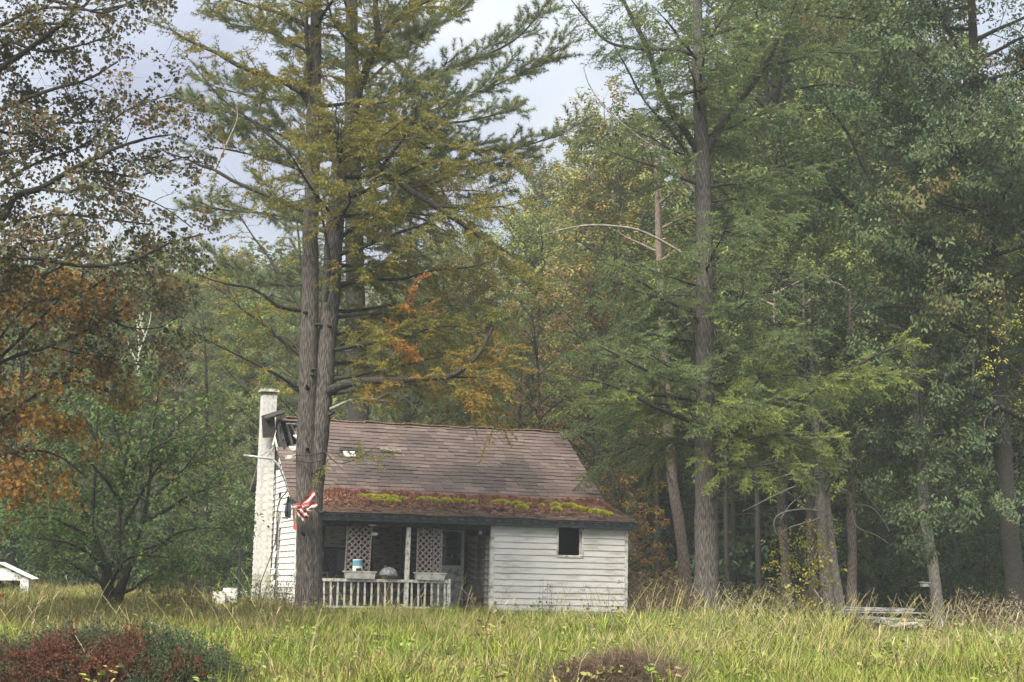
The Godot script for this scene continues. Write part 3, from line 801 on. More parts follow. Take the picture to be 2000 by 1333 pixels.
func porch_things() -> void:
	for q in [[1.24, "white plastic planter box on the porch rail under the paint bucket"], [3.05, "white plastic planter box on the porch rail in front of the right lattice"]]:
		var t := thing("planter_box", q[1], "planter", Vector3.ZERO, 0, "planters on the porch rail")
		set_on_house(t, Vector3(q[0], 0.837, 0.02), 0.0, R(-0.01, 0.01))
		part("box", tray(0.80, 0.24, 0.19).mesh(mats.planter), t)
		block("soil", t, Vector3(0, 0.13, 0), Vector3(0.70, 0.02, 0.20), mats.soil)
	var b := thing("paint_bucket", "white paint bucket with a blue label tipped over on the left planter", "bucket")
	set_on_house(b, Vector3(1.18, 1.035, 0.02), 0.0, 0.06)
	var s := Shape.new()
	lathe(s, [Vector2(0.0, 0.0), Vector2(0.128, 0.0), Vector2(0.130, 0.02), Vector2(0.128, 0.025), Vector2(0.112, 0.27), Vector2(0.105, 0.28), Vector2(0.0, 0.285)], 20)
	part("pail", s.mesh(mats.white_plastic), b)
	s = Shape.new()
	lathe(s, [Vector2(0.1235, 0.12), Vector2(0.1155, 0.255)], 20)
	part("label_band", s.mesh(mats.blue_label), b)
	for i in 5:
		block("label_mark", b, Vector3(-0.06 + 0.03 * i, 0.155, 0.118 - 0.02 * absf(i - 2)), Vector3(0.018, 0.035, 0.006), mats.white_plastic)
	block("dark_opening", b, Vector3(0, 0.03, 0.118), Vector3(0.13, 0.055, 0.03), mats.black)
	var l := thing("grill_lid", "grey domed grill lid with a rim lying on the porch rail", "grill lid")
	set_on_house(l, Vector3(1.98, 0.838, 0.0), 0.2, -0.05)
	s = Shape.new()
	lathe(s, [Vector2(0.0, 0.0), Vector2(0.13, 0.01), Vector2(0.20, 0.06), Vector2(0.245, 0.09), Vector2(0.25, 0.115), Vector2(0.235, 0.12), Vector2(0.22, 0.17), Vector2(0.18, 0.235), Vector2(0.12, 0.28), Vector2(0.05, 0.30), Vector2(0, 0.302)], 24)
	part("dome", s.mesh(mats.metal), l)
	block("handle", l, Vector3(-0.12, 0.29, 0.05), Vector3(0.02, 0.10, 0.02), mats.lattice, Basis(Vector3.BACK, 0.5))
	block("rivet_strip", l, Vector3(0.02, 0.13, 0.236), Vector3(0.18, 0.012, 0.01), mats.weathered)
	var ch := thing("porch_chair", "dark plastic chair with a rounded back on the porch beside the front room", "chair")
	set_on_house(ch, Vector3(4.33, 0.0, -0.5), -0.7)
	s = Shape.new()
	var last := []
	for i in 9:
		var a := lerpf(-0.28, 0.28, i / 8.0)
		var hgt := 0.82 - 1.9 * a * a
		last.append([Vector3(a, 0.40, -0.22 + a * a), Vector3(a * 1.05, hgt, -0.34 + a * a)])
	for i in 8:
		s.quad(last[i][1], last[i + 1][1], last[i + 1][0], last[i][0])
		s.quad(last[i + 1][1] - Vector3(0, 0, 0.02), last[i][1] - Vector3(0, 0, 0.02), last[i][0] - Vector3(0, 0, 0.02), last[i + 1][0] - Vector3(0, 0, 0.02))
		s.quad(last[i][1] - Vector3(0, 0, 0.02), last[i + 1][1] - Vector3(0, 0, 0.02), last[i + 1][1], last[i][1])
	part("backrest", s.mesh(mats.char), ch)
	block("seat", ch, Vector3(0, 0.40, 0.0), Vector3(0.5, 0.03, 0.46), mats.char)
	for x in [-0.21, 0.21]:
		for zz in [-0.2, 0.2]: block("leg", ch, Vector3(x, 0.19, zz), Vector3(0.04, 0.40, 0.04), mats.char)

# ------------------------------------------------------------------ flag and cable
func build_flag() -> void:
	var d := 37.75
	var f := thing("tattered_flag", "tattered striped flag snagged on the left larch trunk, its navy corner torn away", "flag")
	var s := Shape.new()
	# the striped cloth hangs in two folds from the knot at its left
	for fold in [[at(572, 987, d), at(611, 958, d - 0.06), at(586, 1000, d - 0.12), at(620, 989, d - 0.10), 6, 0.0], [at(571, 990, d - 0.02), at(597, 1019, d - 0.10), at(584, 986, d - 0.14), at(607, 997, d - 0.16), 5, 1.0]]:
		var n: int = fold[4]
		for j in n * 3:
			var v0 := float(j) / (n * 3)
			var v1 := float(j + 1) / (n * 3)
			for i in 12:
				s.tint = (Color(0.33, 0.035, 0.048) if (j / 3 + int(fold[5])) % 2 == 0 else Color(0.44, 0.38, 0.35)) * R(0.8, 1.15)
				var q := []
				for uv in [[i / 12.0, v0], [(i + 1) / 12.0, v0], [(i + 1) / 12.0, v1], [i / 12.0, v1]]:
					var u0: float = uv[0]
					var v2: float = uv[1]
					var p: Vector3 = (fold[0] as Vector3).lerp(fold[1], u0).lerp((fold[2] as Vector3).lerp(fold[3], u0), v2)
					p += Vector3(0.02 * sin(v2 * 9.0 + u0 * 5.0), -0.055 * sin(u0 * PI) * (1.2 - v2) + 0.018 * sin(u0 * 13.0 + v2 * 6.0), 0.07 * u0 * sin(v2 * 11.0 + u0 * 4.0) + 0.02 * sin(u0 * 17.0))
					q.append(p)
				s.quad(q[0], q[1], q[2], q[3])
	part("striped_cloth", s.mesh(mats.cloth), f)
	s = Shape.new()
	s.tint = Color(0.025, 0.035, 0.06)
	var left := [at(562, 968, d), at(558, 985, d), at(555, 1000, d - 0.03), at(556, 1010, d)]
	var right := [at(563, 968, d), at(568, 980, d - 0.05), at(569, 998, d - 0.08), at(568, 1013, d - 0.02)]
	for i in 3:
		for k in 4:
			var q0 := k / 4.0
			var q1 := (k + 1) / 4.0
			var fold := Vector3(0, 0, 0.03)
			s.tint = Color(0.03, 0.042, 0.07) * R(0.8, 1.2)
			s.quad((left[i] as Vector3).lerp(right[i], q0) + fold * sin(k * 2.0), (left[i] as Vector3).lerp(right[i], q1) + fold * sin(k * 2.0 + 2.0), (left[i + 1] as Vector3).lerp(right[i + 1], q1) + fold * sin(k * 2.0 + 2.0), (left[i + 1] as Vector3).lerp(right[i + 1], q0) + fold * sin(k * 2.0))
	part("navy_corner", s.mesh(mats.cloth), f)
	s = Shape.new()
	var tail := [[at(571, 985, d), at(577, 985, d - 0.04)], [at(571, 1005, d), at(577, 1010, d - 0.03)], [at(573, 1022, d), at(579, 1024, d)], [at(572, 1034, d), at(580, 1038, d - 0.03)]]
	for i in 3:
		s.tint = [Color(0.25, 0.13, 0.10), Color(0.3, 0.2, 0.16), Color(0.35, 0.08, 0.07)][i]
		s.quad(tail[i][0], tail[i][1], tail[i + 1][1], tail[i + 1][0])
	part("frayed_tail", s.mesh(mats.cloth), f)
	s = Shape.new()
	var pole := trace([[556, 940], [562, 958], [570, 978], [580, 1000, 0.2]], d + 0.05, 3)
	s.tube(pole, taper(pole.size(), 0.010, 0.010), 6)
	part("pole", s.mesh(mats.deck), f)

func cable(called: String, label: String, lists: Array, d: float, r: float, m: Material) -> void:
	var t := thing(called, label, "cable")
	for l in lists:
		var p := trace(l, d, 5)
		var s := Shape.new()
		s.tube(p, taper(p.size(), r, r), 6)
		part("strand", s.mesh(m), t)

func build_cables() -> void:
	cable("tree_cable", "black cable wound twice round the left larch trunk below the roof ridge", [[[574, 893, 0.2], [578, 890, -0.25], [600, 889, -0.43], [625, 886, -0.36], [636, 883, 0.1]], [[574, 902, 0.2], [579, 900, -0.3], [605, 903, -0.45], [628, 901, -0.32], [635, 898, 0.1]], [[578, 898, -0.3], [596, 912, -0.44], [618, 930, -0.42], [632, 940, 0.0]]], 38.3, 0.014, mats.black)
	cable("flag_rope", "dark rope round the left larch trunk below the striped flag", [[[612, 990, -0.36], [622, 1002, -0.3], [632, 1003, 0.1]]], 38.3, 0.012, mats.black)
	cable("wall_cable", "black service cable running down the white gable to the ground by the chimney", [[[545, 915, -1.0], [556, 940, -1.2], [560, 960, -1.2], [548, 975, -0.4], [541, 1000, 0], [540, 1040, 0], [534, 1070, 0], [520, 1110, -0.4], [509, 1140, -0.5], [507, 1170, -0.5]], [[538, 890, 0.3], [537, 960, 0.3], [533, 1040, 0.3], [530, 1110, 0.3]]], 44.6, 0.016, mats.black)
	var t := thing("service_mast", "bent grey pipe and arm sticking out beside the chimney", "pipe")
	for l in [[[476, 890], [500, 893], [530, 897]], [[530, 896], [540, 905], [547, 914]], [[510, 890], [524, 882], [534, 875, 0.4]], [[524, 890], [530, 880], [534, 872, 0.4]]]:
		var p := trace(l, 44.4, 4)
		var s := Shape.new()
		s.tube(p, taper(p.size(), 0.035 if l[0][0] < 509 or l[0][0] == 530 else 0.014, 0.03 if l[0][0] < 509 or l[0][0] == 530 else 0.012), 7)
		part("pipe", s.mesh(mats.weathered), t)

# ------------------------------------------------------------------ the trees one can follow limb by limb
const OLIVE := [Color(0.240, 0.215, 0.050), Color(0.187, 0.191, 0.053), Color(0.281, 0.233, 0.050), Color(0.152, 0.180, 0.055)]
const RUST := [Color(0.40, 0.16, 0.045), Color(0.33, 0.17, 0.04), Color(0.24, 0.15, 0.035)]
const FRESH := [Color(0.228, 0.273, 0.073), Color(0.179, 0.232, 0.073), Color(0.269, 0.298, 0.080), Color(0.143, 0.189, 0.073)]
const MID := [Color(0.151, 0.206, 0.091), Color(0.126, 0.180, 0.083), Color(0.182, 0.219, 0.083)]
const PINE := [Color(0.144, 0.195, 0.101), Color(0.187, 0.222, 0.101), Color(0.122, 0.168, 0.095), Color(0.238, 0.235, 0.088)]
const MAPLE := [Color(0.118, 0.102, 0.059), Color(0.093, 0.098, 0.055), Color(0.151, 0.107, 0.055), Color(0.076, 0.086, 0.046)]
const ORANGE := [Color(0.363, 0.179, 0.050), Color(0.275, 0.147, 0.050), Color(0.440, 0.252, 0.060), Color(0.165, 0.137, 0.055)]
const OAKS := [Color(0.090, 0.140, 0.071), Color(0.118, 0.168, 0.076), Color(0.154, 0.196, 0.090), Color(0.070, 0.112, 0.063)]
const DARK := [Color(0.089, 0.140, 0.046), Color(0.120, 0.167, 0.050), Color(0.067, 0.113, 0.041)]

func larch_spec(tint: Array) -> Dictionary:
	return {"levels": 1, "steps": [0.155], "len": [1.25], "start": [0.10], "out": 1.0, "fwd": 0.6, "lift": 0.05, "droop": 0.22, "roll": 0.55, "taper": 0.5, "gap": 0.15, "size": 1.12, "hang": 0.35, "bare": 0.14, "tint": tint, "leaf_from": 0.03}

func build_left_larch() -> void:
	var t0 := thing("larch_tree", "large double trunked larch with yellowing olive needles in front of the cottage porch", "tree")
	var t := new_tree(t0, [wood_leaf.larch_a], mats.bark)
	var d := 38.3
	var left := trunk(t, [[598, 1225], [598, 1120], [597, 1000], [597, 880], [601, 740], [605, 600], [606, 450], [610, 300], [614, 150], [618, -50], [624, -350], [630, -700]], d, [0.30, 0.225, 0.215, 0.215, 0.21, 0.195, 0.175, 0.16, 0.14, 0.11, 0.08, 0.04])
	var right := trunk(t, [[607, 1225, 0.05], [607, 1120, 0.05], [610, 1000, 0.05], [617, 900, 0.05], [628, 800, 0.05], [637, 690, 0.05], [644, 600, 0.05], [652, 480, 0.05], [660, 360, 0.05], [666, 275, 0.05]], d + 0.05, [0.30, 0.24, 0.23, 0.22, 0.215, 0.21, 0.21, 0.19, 0.16])
	var sp := larch_spec(OLIVE)
	var thin := larch_spec(OLIVE)
	thin.bare = 0.5; thin.gap = 0.26
	var rust := larch_spec([Color(0.27, 0.19, 0.04), Color(0.21, 0.165, 0.038), Color(0.31, 0.19, 0.045), OLIVE[0]])
	# the fork of the right trunk
	limb(t, [[665, 285], [640, 240], [610, 208], [588, 180], [558, 162], [510, 144], [468, 129], [420, 102], [366, 78], [330, 55]], d, 0.13, 0.02, sp)
	limb(t, [[588, 180, -0.1], [598, 150, -0.2], [603, 120, -0.25], [597, 60, -0.3], [603, 0, -0.3], [606, -90, -0.3]], d, 0.08, 0.03, sp)
	limb(t, [[666, 285], [684, 240], [699, 180], [720, 126], [738, 78], [733, 30], [733, 0], [736, -120]], d, 0.14, 0.05, sp)
	limb(t, [[735, 82], [714, 111, -0.3], [684, 84, -0.6], [654, 48, -0.8], [642, 12, -0.9], [630, -40, -1]], d, 0.05, 0.015, sp)
	limb(t, [[738, 78], [775, 40, 0.4], [820, 10, 0.8], [880, -20, 1.2]], d, 0.06, 0.02, sp)
	limb(t, [[668, 296], [690, 300, -0.3], [720, 312, -0.6], [750, 330, -0.9], [792, 366, -1.2], [840, 396, -1.4], [894, 432, -1.6], [948, 468, -1.8], [990, 492, -1.9], [1044, 534, -2.0]], d, 0.12, 0.02, sp)
	limb(t, [[750, 320, -0.9], [792, 264, -1.3], [816, 222, -1.5], [825, 180, -1.6]], d, 0.04, 0.01, sp)
	limb(t, [[798, 366, -1.2], [840, 360, -1.0], [882, 345, -0.8], [920, 340, -0.6]], d, 0.035, 0.01, sp)
	limb(t, [[846, 400, -1.4], [900, 408, -1.2], [972, 405, -1.0], [1020, 395, -0.9]], d, 0.03, 0.01, sp)
	# the long low limb to the right
	limb(t, [[640, 765], [676, 751, -0.5], [721, 744, -0.8], [780, 744, -1.1], [834, 738, -1.3], [879, 735, -1.5], [910, 717, -1.6], [937, 690, -1.7], [951, 663, -1.7], [962, 640, -1.7]], d, 0.11, 0.015, rust)
	limb(t, [[834, 733, -1.3], [820, 690, -1.3], [805, 641, -1.3], [800, 596, -1.3], [811, 556, -1.3]], d, 0.04, 0.01, larch_spec(RUST))
	limb(t, [[753, 742, -1], [744, 695, -1.1], [746, 641, -1.2], [750, 600, -1.2]], d, 0.03, 0.01, sp)
	limb(t, [[861, 738, -1.4], [906, 767, -1.6], [942, 798, -1.7], [970, 840, -1.8]], d, 0.035, 0.01, rust)
	limb(t, [[879, 737, -1.5], [937, 735, -1.3], [973, 717, -1.2], [1000, 681, -1.1]], d, 0.03, 0.008, rust)
	limb(t, [[645, 800, -0.2], [690, 781, -0.4], [735, 781, -0.6], [771, 786, -0.6], [790, 779, -0.7], [815, 800, -0.7]], d, 0.04, 0.012, thin, false, "dead_limb")
	limb(t, [[735, 781, -0.6], [760, 768, -0.8], [790, 775, -0.9], [808, 766, -0.9]], d, 0.02, 0.006, thin, false, "dead_limb")
	limb(t, [[643, 535], [681, 529, -0.5], [735, 519, -0.9], [790, 500, -1.2]], d, 0.05, 0.01, sp)
	limb(t, [[648, 568], [699, 547, 0.6], [748, 531, 1.0], [800, 520, 1.3]], d, 0.05, 0.01, sp)
	limb(t, [[635, 590, -0.25], [643, 515, -0.5], [631, 434, -0.7], [618, 362, -0.8], [604, 303, -0.9], [590, 240, -1]], d, 0.05, 0.015, thin)
	limb(t, [[648, 480], [700, 440, 0.7], [770, 420, 1.1], [830, 430, 1.4], [880, 460, 1.6]], d, 0.06, 0.012, sp)
	limb(t, [[636, 700], [690, 660, 0.8], [740, 640, 1.2], [790, 650, 1.6]], d, 0.05, 0.012, sp)
	limb(t, [[632, 880, 0.0], [660, 905, -0.5], [700, 895, -0.9], [740, 868, -1.1]], d, 0.015, 0.006, thin)
	for i in 12:
		var y := R(560.0, 1120.0)
		var k := 0 if rng.randf() < 0.5 else 1
		var cx := lerpf(598.0, 605.0, (1120.0 - y) / 560.0) if k == 0 else lerpf(609.0, 645.0, (1120.0 - y) / 560.0)
		var a := R(-1.2, 1.2)
		var o := at(cx, y, d) + Vector3(sin(a), 0, cos(a)) * 0.18
		var sb := Shape.new()
		sb.tube(PackedVector3Array([o, o + Vector3(sin(a) * 0.06, 0.01, cos(a) * 0.06), o + Vector3(sin(a) * R(0.09, 0.2), R(-0.02, 0.06), cos(a) * 0.12)]), PackedFloat32Array([0.06, 0.035, 0.018]), 8, noise_a, 0.01)
		part("branch_stub", sb.mesh(mats.bark_dark), t0)
	# to the left
	limb(t, [[600, 412], [560, 398], [525, 383], [462, 357], [420, 333], [389, 323], [362, 310], [326, 299]], d, 0.075, 0.012, thin)
	limb(t, [[420, 331], [441, 284], [462, 236], [462, 205]], d, 0.03, 0.01, thin, false, "dead_limb")
	limb(t, [[596, 612], [557, 557, 0.3], [525, 504, 0.5], [494, 462, 0.7], [467, 420, 0.9]], d, 0.05, 0.01, thin)
	limb(t, [[590, 607], [546, 599, -0.4], [515, 578, -0.7], [488, 562, -1.0], [457, 557, -1.2], [420, 549, -1.4], [389, 538, -1.6]], d, 0.06, 0.01, thin)
	limb(t, [[592, 698], [551, 667], [515, 635], [473, 604], [436, 572], [394, 546]], d, 0.05, 0.01, thin)
	limb(t, [[590, 764], [540, 732, -0.4], [480, 702, -0.8], [420, 672, -1.1], [372, 648, -1.4]], d, 0.05, 0.01, thin)
	limb(t, [[598, 320], [540, 276, 0.6], [480, 228, 0.9], [432, 192, 1.2], [396, 150, 1.4], [374, 120, 1.5]], d, 0.045, 0.008, thin)
	limb(t, [[616, 60], [580, 40], [540, 24], [498, 12], [444, -6], [380, -30]], d, 0.07, 0.015, sp)
	limb(t, [[588, 690, 0.2], [560, 660, 0.8], [530, 650, 1.2], [495, 600, 1.5]], d, 0.03, 0.008, thin)
	auto_limbs(t, left, 9, 0.68, 0.98, [3.6, 2.2], 0.25, 0.06, sp, 0.05, Vector2(0.2, 3.6))
	auto_limbs(t, right, 16, 0.45, 0.98, [4.2, 4.0], 0.12, 0.06, sp, 0.05, Vector2(0.2, 2.9))
	auto_limbs(t, right, 3, 0.8, 0.98, [3.0, 3.0], 0.35, 0.05, sp, 0.05, Vector2(-1.2, 0.8))
	end_tree(t, "needles")

func build_right_larch() -> void:
	var t0 := thing("larch_tree", "tall larch with fresh green feathery needles to the right of the cottage", "tree")
	var t := new_tree(t0, [wood_leaf.larch_a], mats.bark)
	var d := 42.0
	var stem := trunk(t, [[1382, 1225], [1381, 1130], [1380, 1000], [1379, 880], [1378, 760], [1377, 620], [1376, 480], [1372, 320], [1366, 190], [1362, 0], [1360, -250], [1358, -500]], d, [0.40, 0.30, 0.29, 0.26, 0.225, 0.215, 0.21, 0.2, 0.15, 0.11, 0.07, 0.03])
	var sp := larch_spec(FRESH)
	var mid := larch_spec(MID)
	var short := larch_spec(FRESH)
	short.len = [0.8]; short.hang = 0.15
	var thin := larch_spec(MID)
	thin.bare = 0.3; thin.gap = 0.22
	limb(t, [[1372, 310], [1384, 290], [1404, 252], [1434, 210], [1470, 162], [1494, 126], [1524, 66], [1554, 0], [1590, -100]], d, 0.14, 0.05, mid)
	limb(t, [[1370, 310], [1357, 285], [1332, 246], [1302, 204], [1284, 156], [1266, 96], [1242, 48], [1218, 0], [1196, -70]], d, 0.11, 0.04, mid)
	limb(t, [[1492, 129], [1560, 114, 0.3], [1614, 102, 0.5], [1670, 105, 0.7]], d, 0.06, 0.012, mid)
	limb(t, [[1364, 110], [1330, 98], [1302, 96], [1230, 93], [1182, 78], [1140, 30], [1116, 0]], d, 0.075, 0.015, mid)
	limb(t, [[1310, 192], [1340, 182, -0.4], [1374, 174, -0.5], [1422, 156, -0.7], [1458, 114, -0.9], [1480, 70, -1]], d, 0.06, 0.012, mid)
	limb(t, [[1365, 125], [1376, 110], [1392, 66], [1434, 0], [1460, -60]], d, 0.06, 0.02, mid)
	limb(t, [[1366, 330], [1350, 312], [1308, 252], [1260, 198], [1224, 132], [1200, 90]], d, 0.06, 0.012, thin)
	limb(t, [[1370, 390], [1350, 366, 0.3], [1308, 312, 0.6], [1236, 258, 0.9], [1182, 210, 1.2], [1152, 168, 1.4], [1140, 132, 1.5]], d, 0.045, 0.008, thin, false, "dead_limb")
	limb(t, [[1376, 520], [1340, 500, -0.6], [1308, 480, -0.9], [1248, 450, -1.3], [1188, 441, -1.6], [1140, 441, -1.8], [1092, 450, -2], [1050, 462, -2.2]], d, 0.045, 0.012, thin, false, "dead_limb")
	limb(t, [[1375, 640], [1348, 612, -0.3], [1315, 594, -0.5], [1273, 577, -0.8], [1232, 565, -1], [1195, 549, -1.2]], d, 0.05, 0.01, thin)
	limb(t, [[1376, 700], [1350, 655], [1323, 623], [1282, 573], [1236, 540], [1183, 507], [1141, 478], [1108, 454]], d, 0.05, 0.008, thin)
	limb(t, [[1376, 740], [1360, 708, 0.3], [1335, 664, 0.5], [1302, 615, 0.7], [1285, 570, 0.8]], d, 0.035, 0.008, mid)
	limb(t, [[1377, 770], [1330, 748, -0.4], [1300, 738, -0.7], [1253, 720, -1.0], [1211, 697, -1.3], [1162, 672, -1.6], [1112, 648, -1.8]], d, 0.06, 0.01, mid)
	limb(t, [[1216, 699, -1.3], [1230, 675, -1.2], [1244, 648, -1.1], [1250, 620, -1.0]], d, 0.02, 0.006, mid)
	limb(t, [[1378, 835], [1340, 820, -0.5], [1310, 808, -0.9], [1273, 792, -1.3], [1228, 768, -1.6], [1190, 752, -1.8], [1145, 742, -2.0], [1105, 745, -2.1]], d, 0.07, 0.01, short)
	limb(t, [[1320, 812, -0.8], [1290, 800, -0.4], [1253, 790, 1], [1187, 790, 3], [1133, 790, 5], [1100, 800, 6]], d, 0.045, 0.01, short)
	limb(t, [[1380, 850], [1430, 842, -0.5], [1455, 821, -0.8], [1467, 775, -1], [1492, 713, -1.1], [1517, 676, -1.2], [1531, 625, -1.3]], d, 0.075, 0.012, sp)
	limb(t, [[1378, 770], [1393, 726, -0.4], [1418, 656, -0.8], [1451, 573, -1.1], [1447, 540, -1.2], [1452, 505, -1.2]], d, 0.045, 0.01, mid)
	limb(t, [[1377, 590], [1392, 565], [1414, 532], [1442, 491], [1459, 458], [1475, 400], [1490, 350]], d, 0.05, 0.012, mid)
	limb(t, [[1380, 870], [1460, 830, -0.6], [1537, 795, -1.0], [1587, 765, -1.2], [1632, 738, -1.4], [1700, 700, -1.5], [1785, 662, -1.6]], d, 0.08, 0.012, sp)
	limb(t, [[1632, 738, -1.4], [1690, 735, -1.4], [1745, 728, -1.5], [1790, 715, -1.6]], d, 0.03, 0.008, sp)
	limb(t, [[1384, 885], [1430, 866, -0.8], [1500, 850, -1.3], [1580, 850, -1.6], [1640, 858, -1.8]], d, 0.07, 0.012, sp)
	limb(t, [[1384, 905], [1420, 915, -0.8], [1470, 912, -1.4], [1530, 905, -1.8], [1590, 915, -2]], d, 0.045, 0.01, sp)
	limb(t, [[1376, 885], [1330, 862, 1.0], [1270, 862, 2.2], [1200, 890, 3.4], [1150, 930, 4.2]], d, 0.06, 0.01, mid)
	limb(t, [[1376, 880], [1350, 862, 0.8], [1320, 860, 1.6], [1285, 890, 2.2], [1262, 960, 2.6]], d, 0.05, 0.01, sp)
	limb(t, [[1379, 760], [1430, 742, 0.5], [1490, 735, 0.9], [1560, 745, 1.2], [1610, 770, 1.4]], d, 0.05, 0.01, sp)
	limb(t, [[1378, 700], [1430, 670, 0.6], [1500, 660, 1.0], [1570, 680, 1.3]], d, 0.045, 0.01, mid)
	limb(t, [[1376, 610], [1330, 600, 0.9], [1270, 620, 1.6], [1200, 660, 2.1], [1140, 690, 2.5]], d, 0.045, 0.01, mid)
	limb(t, [[1378, 820], [1300, 790, 1.0], [1230, 795, 3.0], [1170, 825, 5.0], [1130, 850, 7.0]], d, 0.05, 0.01, mid)
	limb(t, [[1382, 985, -0.2], [1410, 960, -0.5], [1440, 950, -0.8], [1470, 925, -1.0]], d, 0.02, 0.006, thin)
	auto_limbs(t, stem, 17, 0.30, 0.62, [3.6, 3.0], 0.15, 0.045, mid, 0.05)
	auto_limbs(t, stem, 20, 0.60, 0.99, [3.2, 1.8], 0.35, 0.045, mid, 0.0)
	auto_limbs(t, stem, 5, 0.28, 0.38, [3.0, 3.4], 0.05, 0.045, sp, -0.12, Vector2(0.2, 2.4))
	end_tree(t, "needles")

func pine_spec(tint: Array) -> Dictionary:
	return {"levels": 2, "steps": [0.30, 0.17], "len": [2.0, 0.8], "start": [0.18, 0.2], "out": 0.8, "fwd": 0.9, "lift": 0.15, "droop": -0.05, "roll": 0.5, "taper": 0.5, "gap": 0.16, "size": 1.15, "hang": -0.15, "bare": 0.0, "tint": tint, "leaf_from": 0.35}

func build_white_pine() -> void:
	var t0 := thing("white_pine", "tall bluish green pine with level boughs behind the double trunked larch", "tree")
	var t := new_tree(t0, [wood_leaf.pine], mats.bark_dark)
	var d := 50.0
	var stem := trunk(t, [[712, 1210], [706, 1000], [700, 800], [694, 600], [690, 400], [688, 200], [686, 0], [684, -250], [682, -500]], d, [0.36, 0.33, 0.31, 0.29, 0.26, 0.22, 0.17, 0.12, 0.03], 20, 0.02)
	var sp := pine_spec(PINE)
	for l in [
		[[688, 330], [600, 292], [500, 240], [430, 215], [385, 205]], [[690, 400], [590, 335], [480, 300], [400, 285]],
		[[690, 480], [560, 425], [450, 412], [380, 402]], [[688, 250], [600, 205], [500, 190], [420, 170]], 
		[[694, 620], [620, 560, 0.3], [530, 555, 0.5], [430, 510, 0.6]],
		[[690, 335], [800, 292], [900, 292], [1000, 290], [1100, 262]], [[688, 240], [800, 165], [900, 125], [1000, 82], [1062, 18]],
		[[688, 270], [820, 225], [930, 182], [1020, 142], [1090, 98]], [[690, 385], [800, 335], [900, 318], [985, 325]], [[687, 190], [800, 85], [900, 20], [970, -45]],
		[[688, 300], [820, 250, -0.6], [920, 235, -1], [1000, 215, -1.2]], [[690, 430], [790, 390, 0.5], [880, 372, 0.8], [950, 375, 1]],
		[[687, 120], [780, 30], [860, -40]], [[687, 140], [600, 100], [520, 60], [460, 50]], [[686, 60], [600, 10], [500, -20]]]:
		limb(t, l, d, 0.06, 0.015, sp)
	auto_limbs(t, stem, 14, 0.42, 0.98, [3.6, 1.5], 0.12, 0.05, sp, 0.1, Vector2(-0.6, 3.4))
	end_tree(t, "needles")

func leaf_spec(tint: Array, gap: float, size: float) -> Dictionary:
	return {"levels": 2, "steps": [0.34, 0.22], "len": [1.25, 0.55], "start": [0.16, 0.2], "out": 0.9, "fwd": 0.7, "lift": 0.12, "droop": 0.15, "roll": 1.2, "taper": 0.4, "gap": gap, "size": size, "hang": 0.3, "bare": 0.12, "tint": tint, "leaf_from": 0.25}

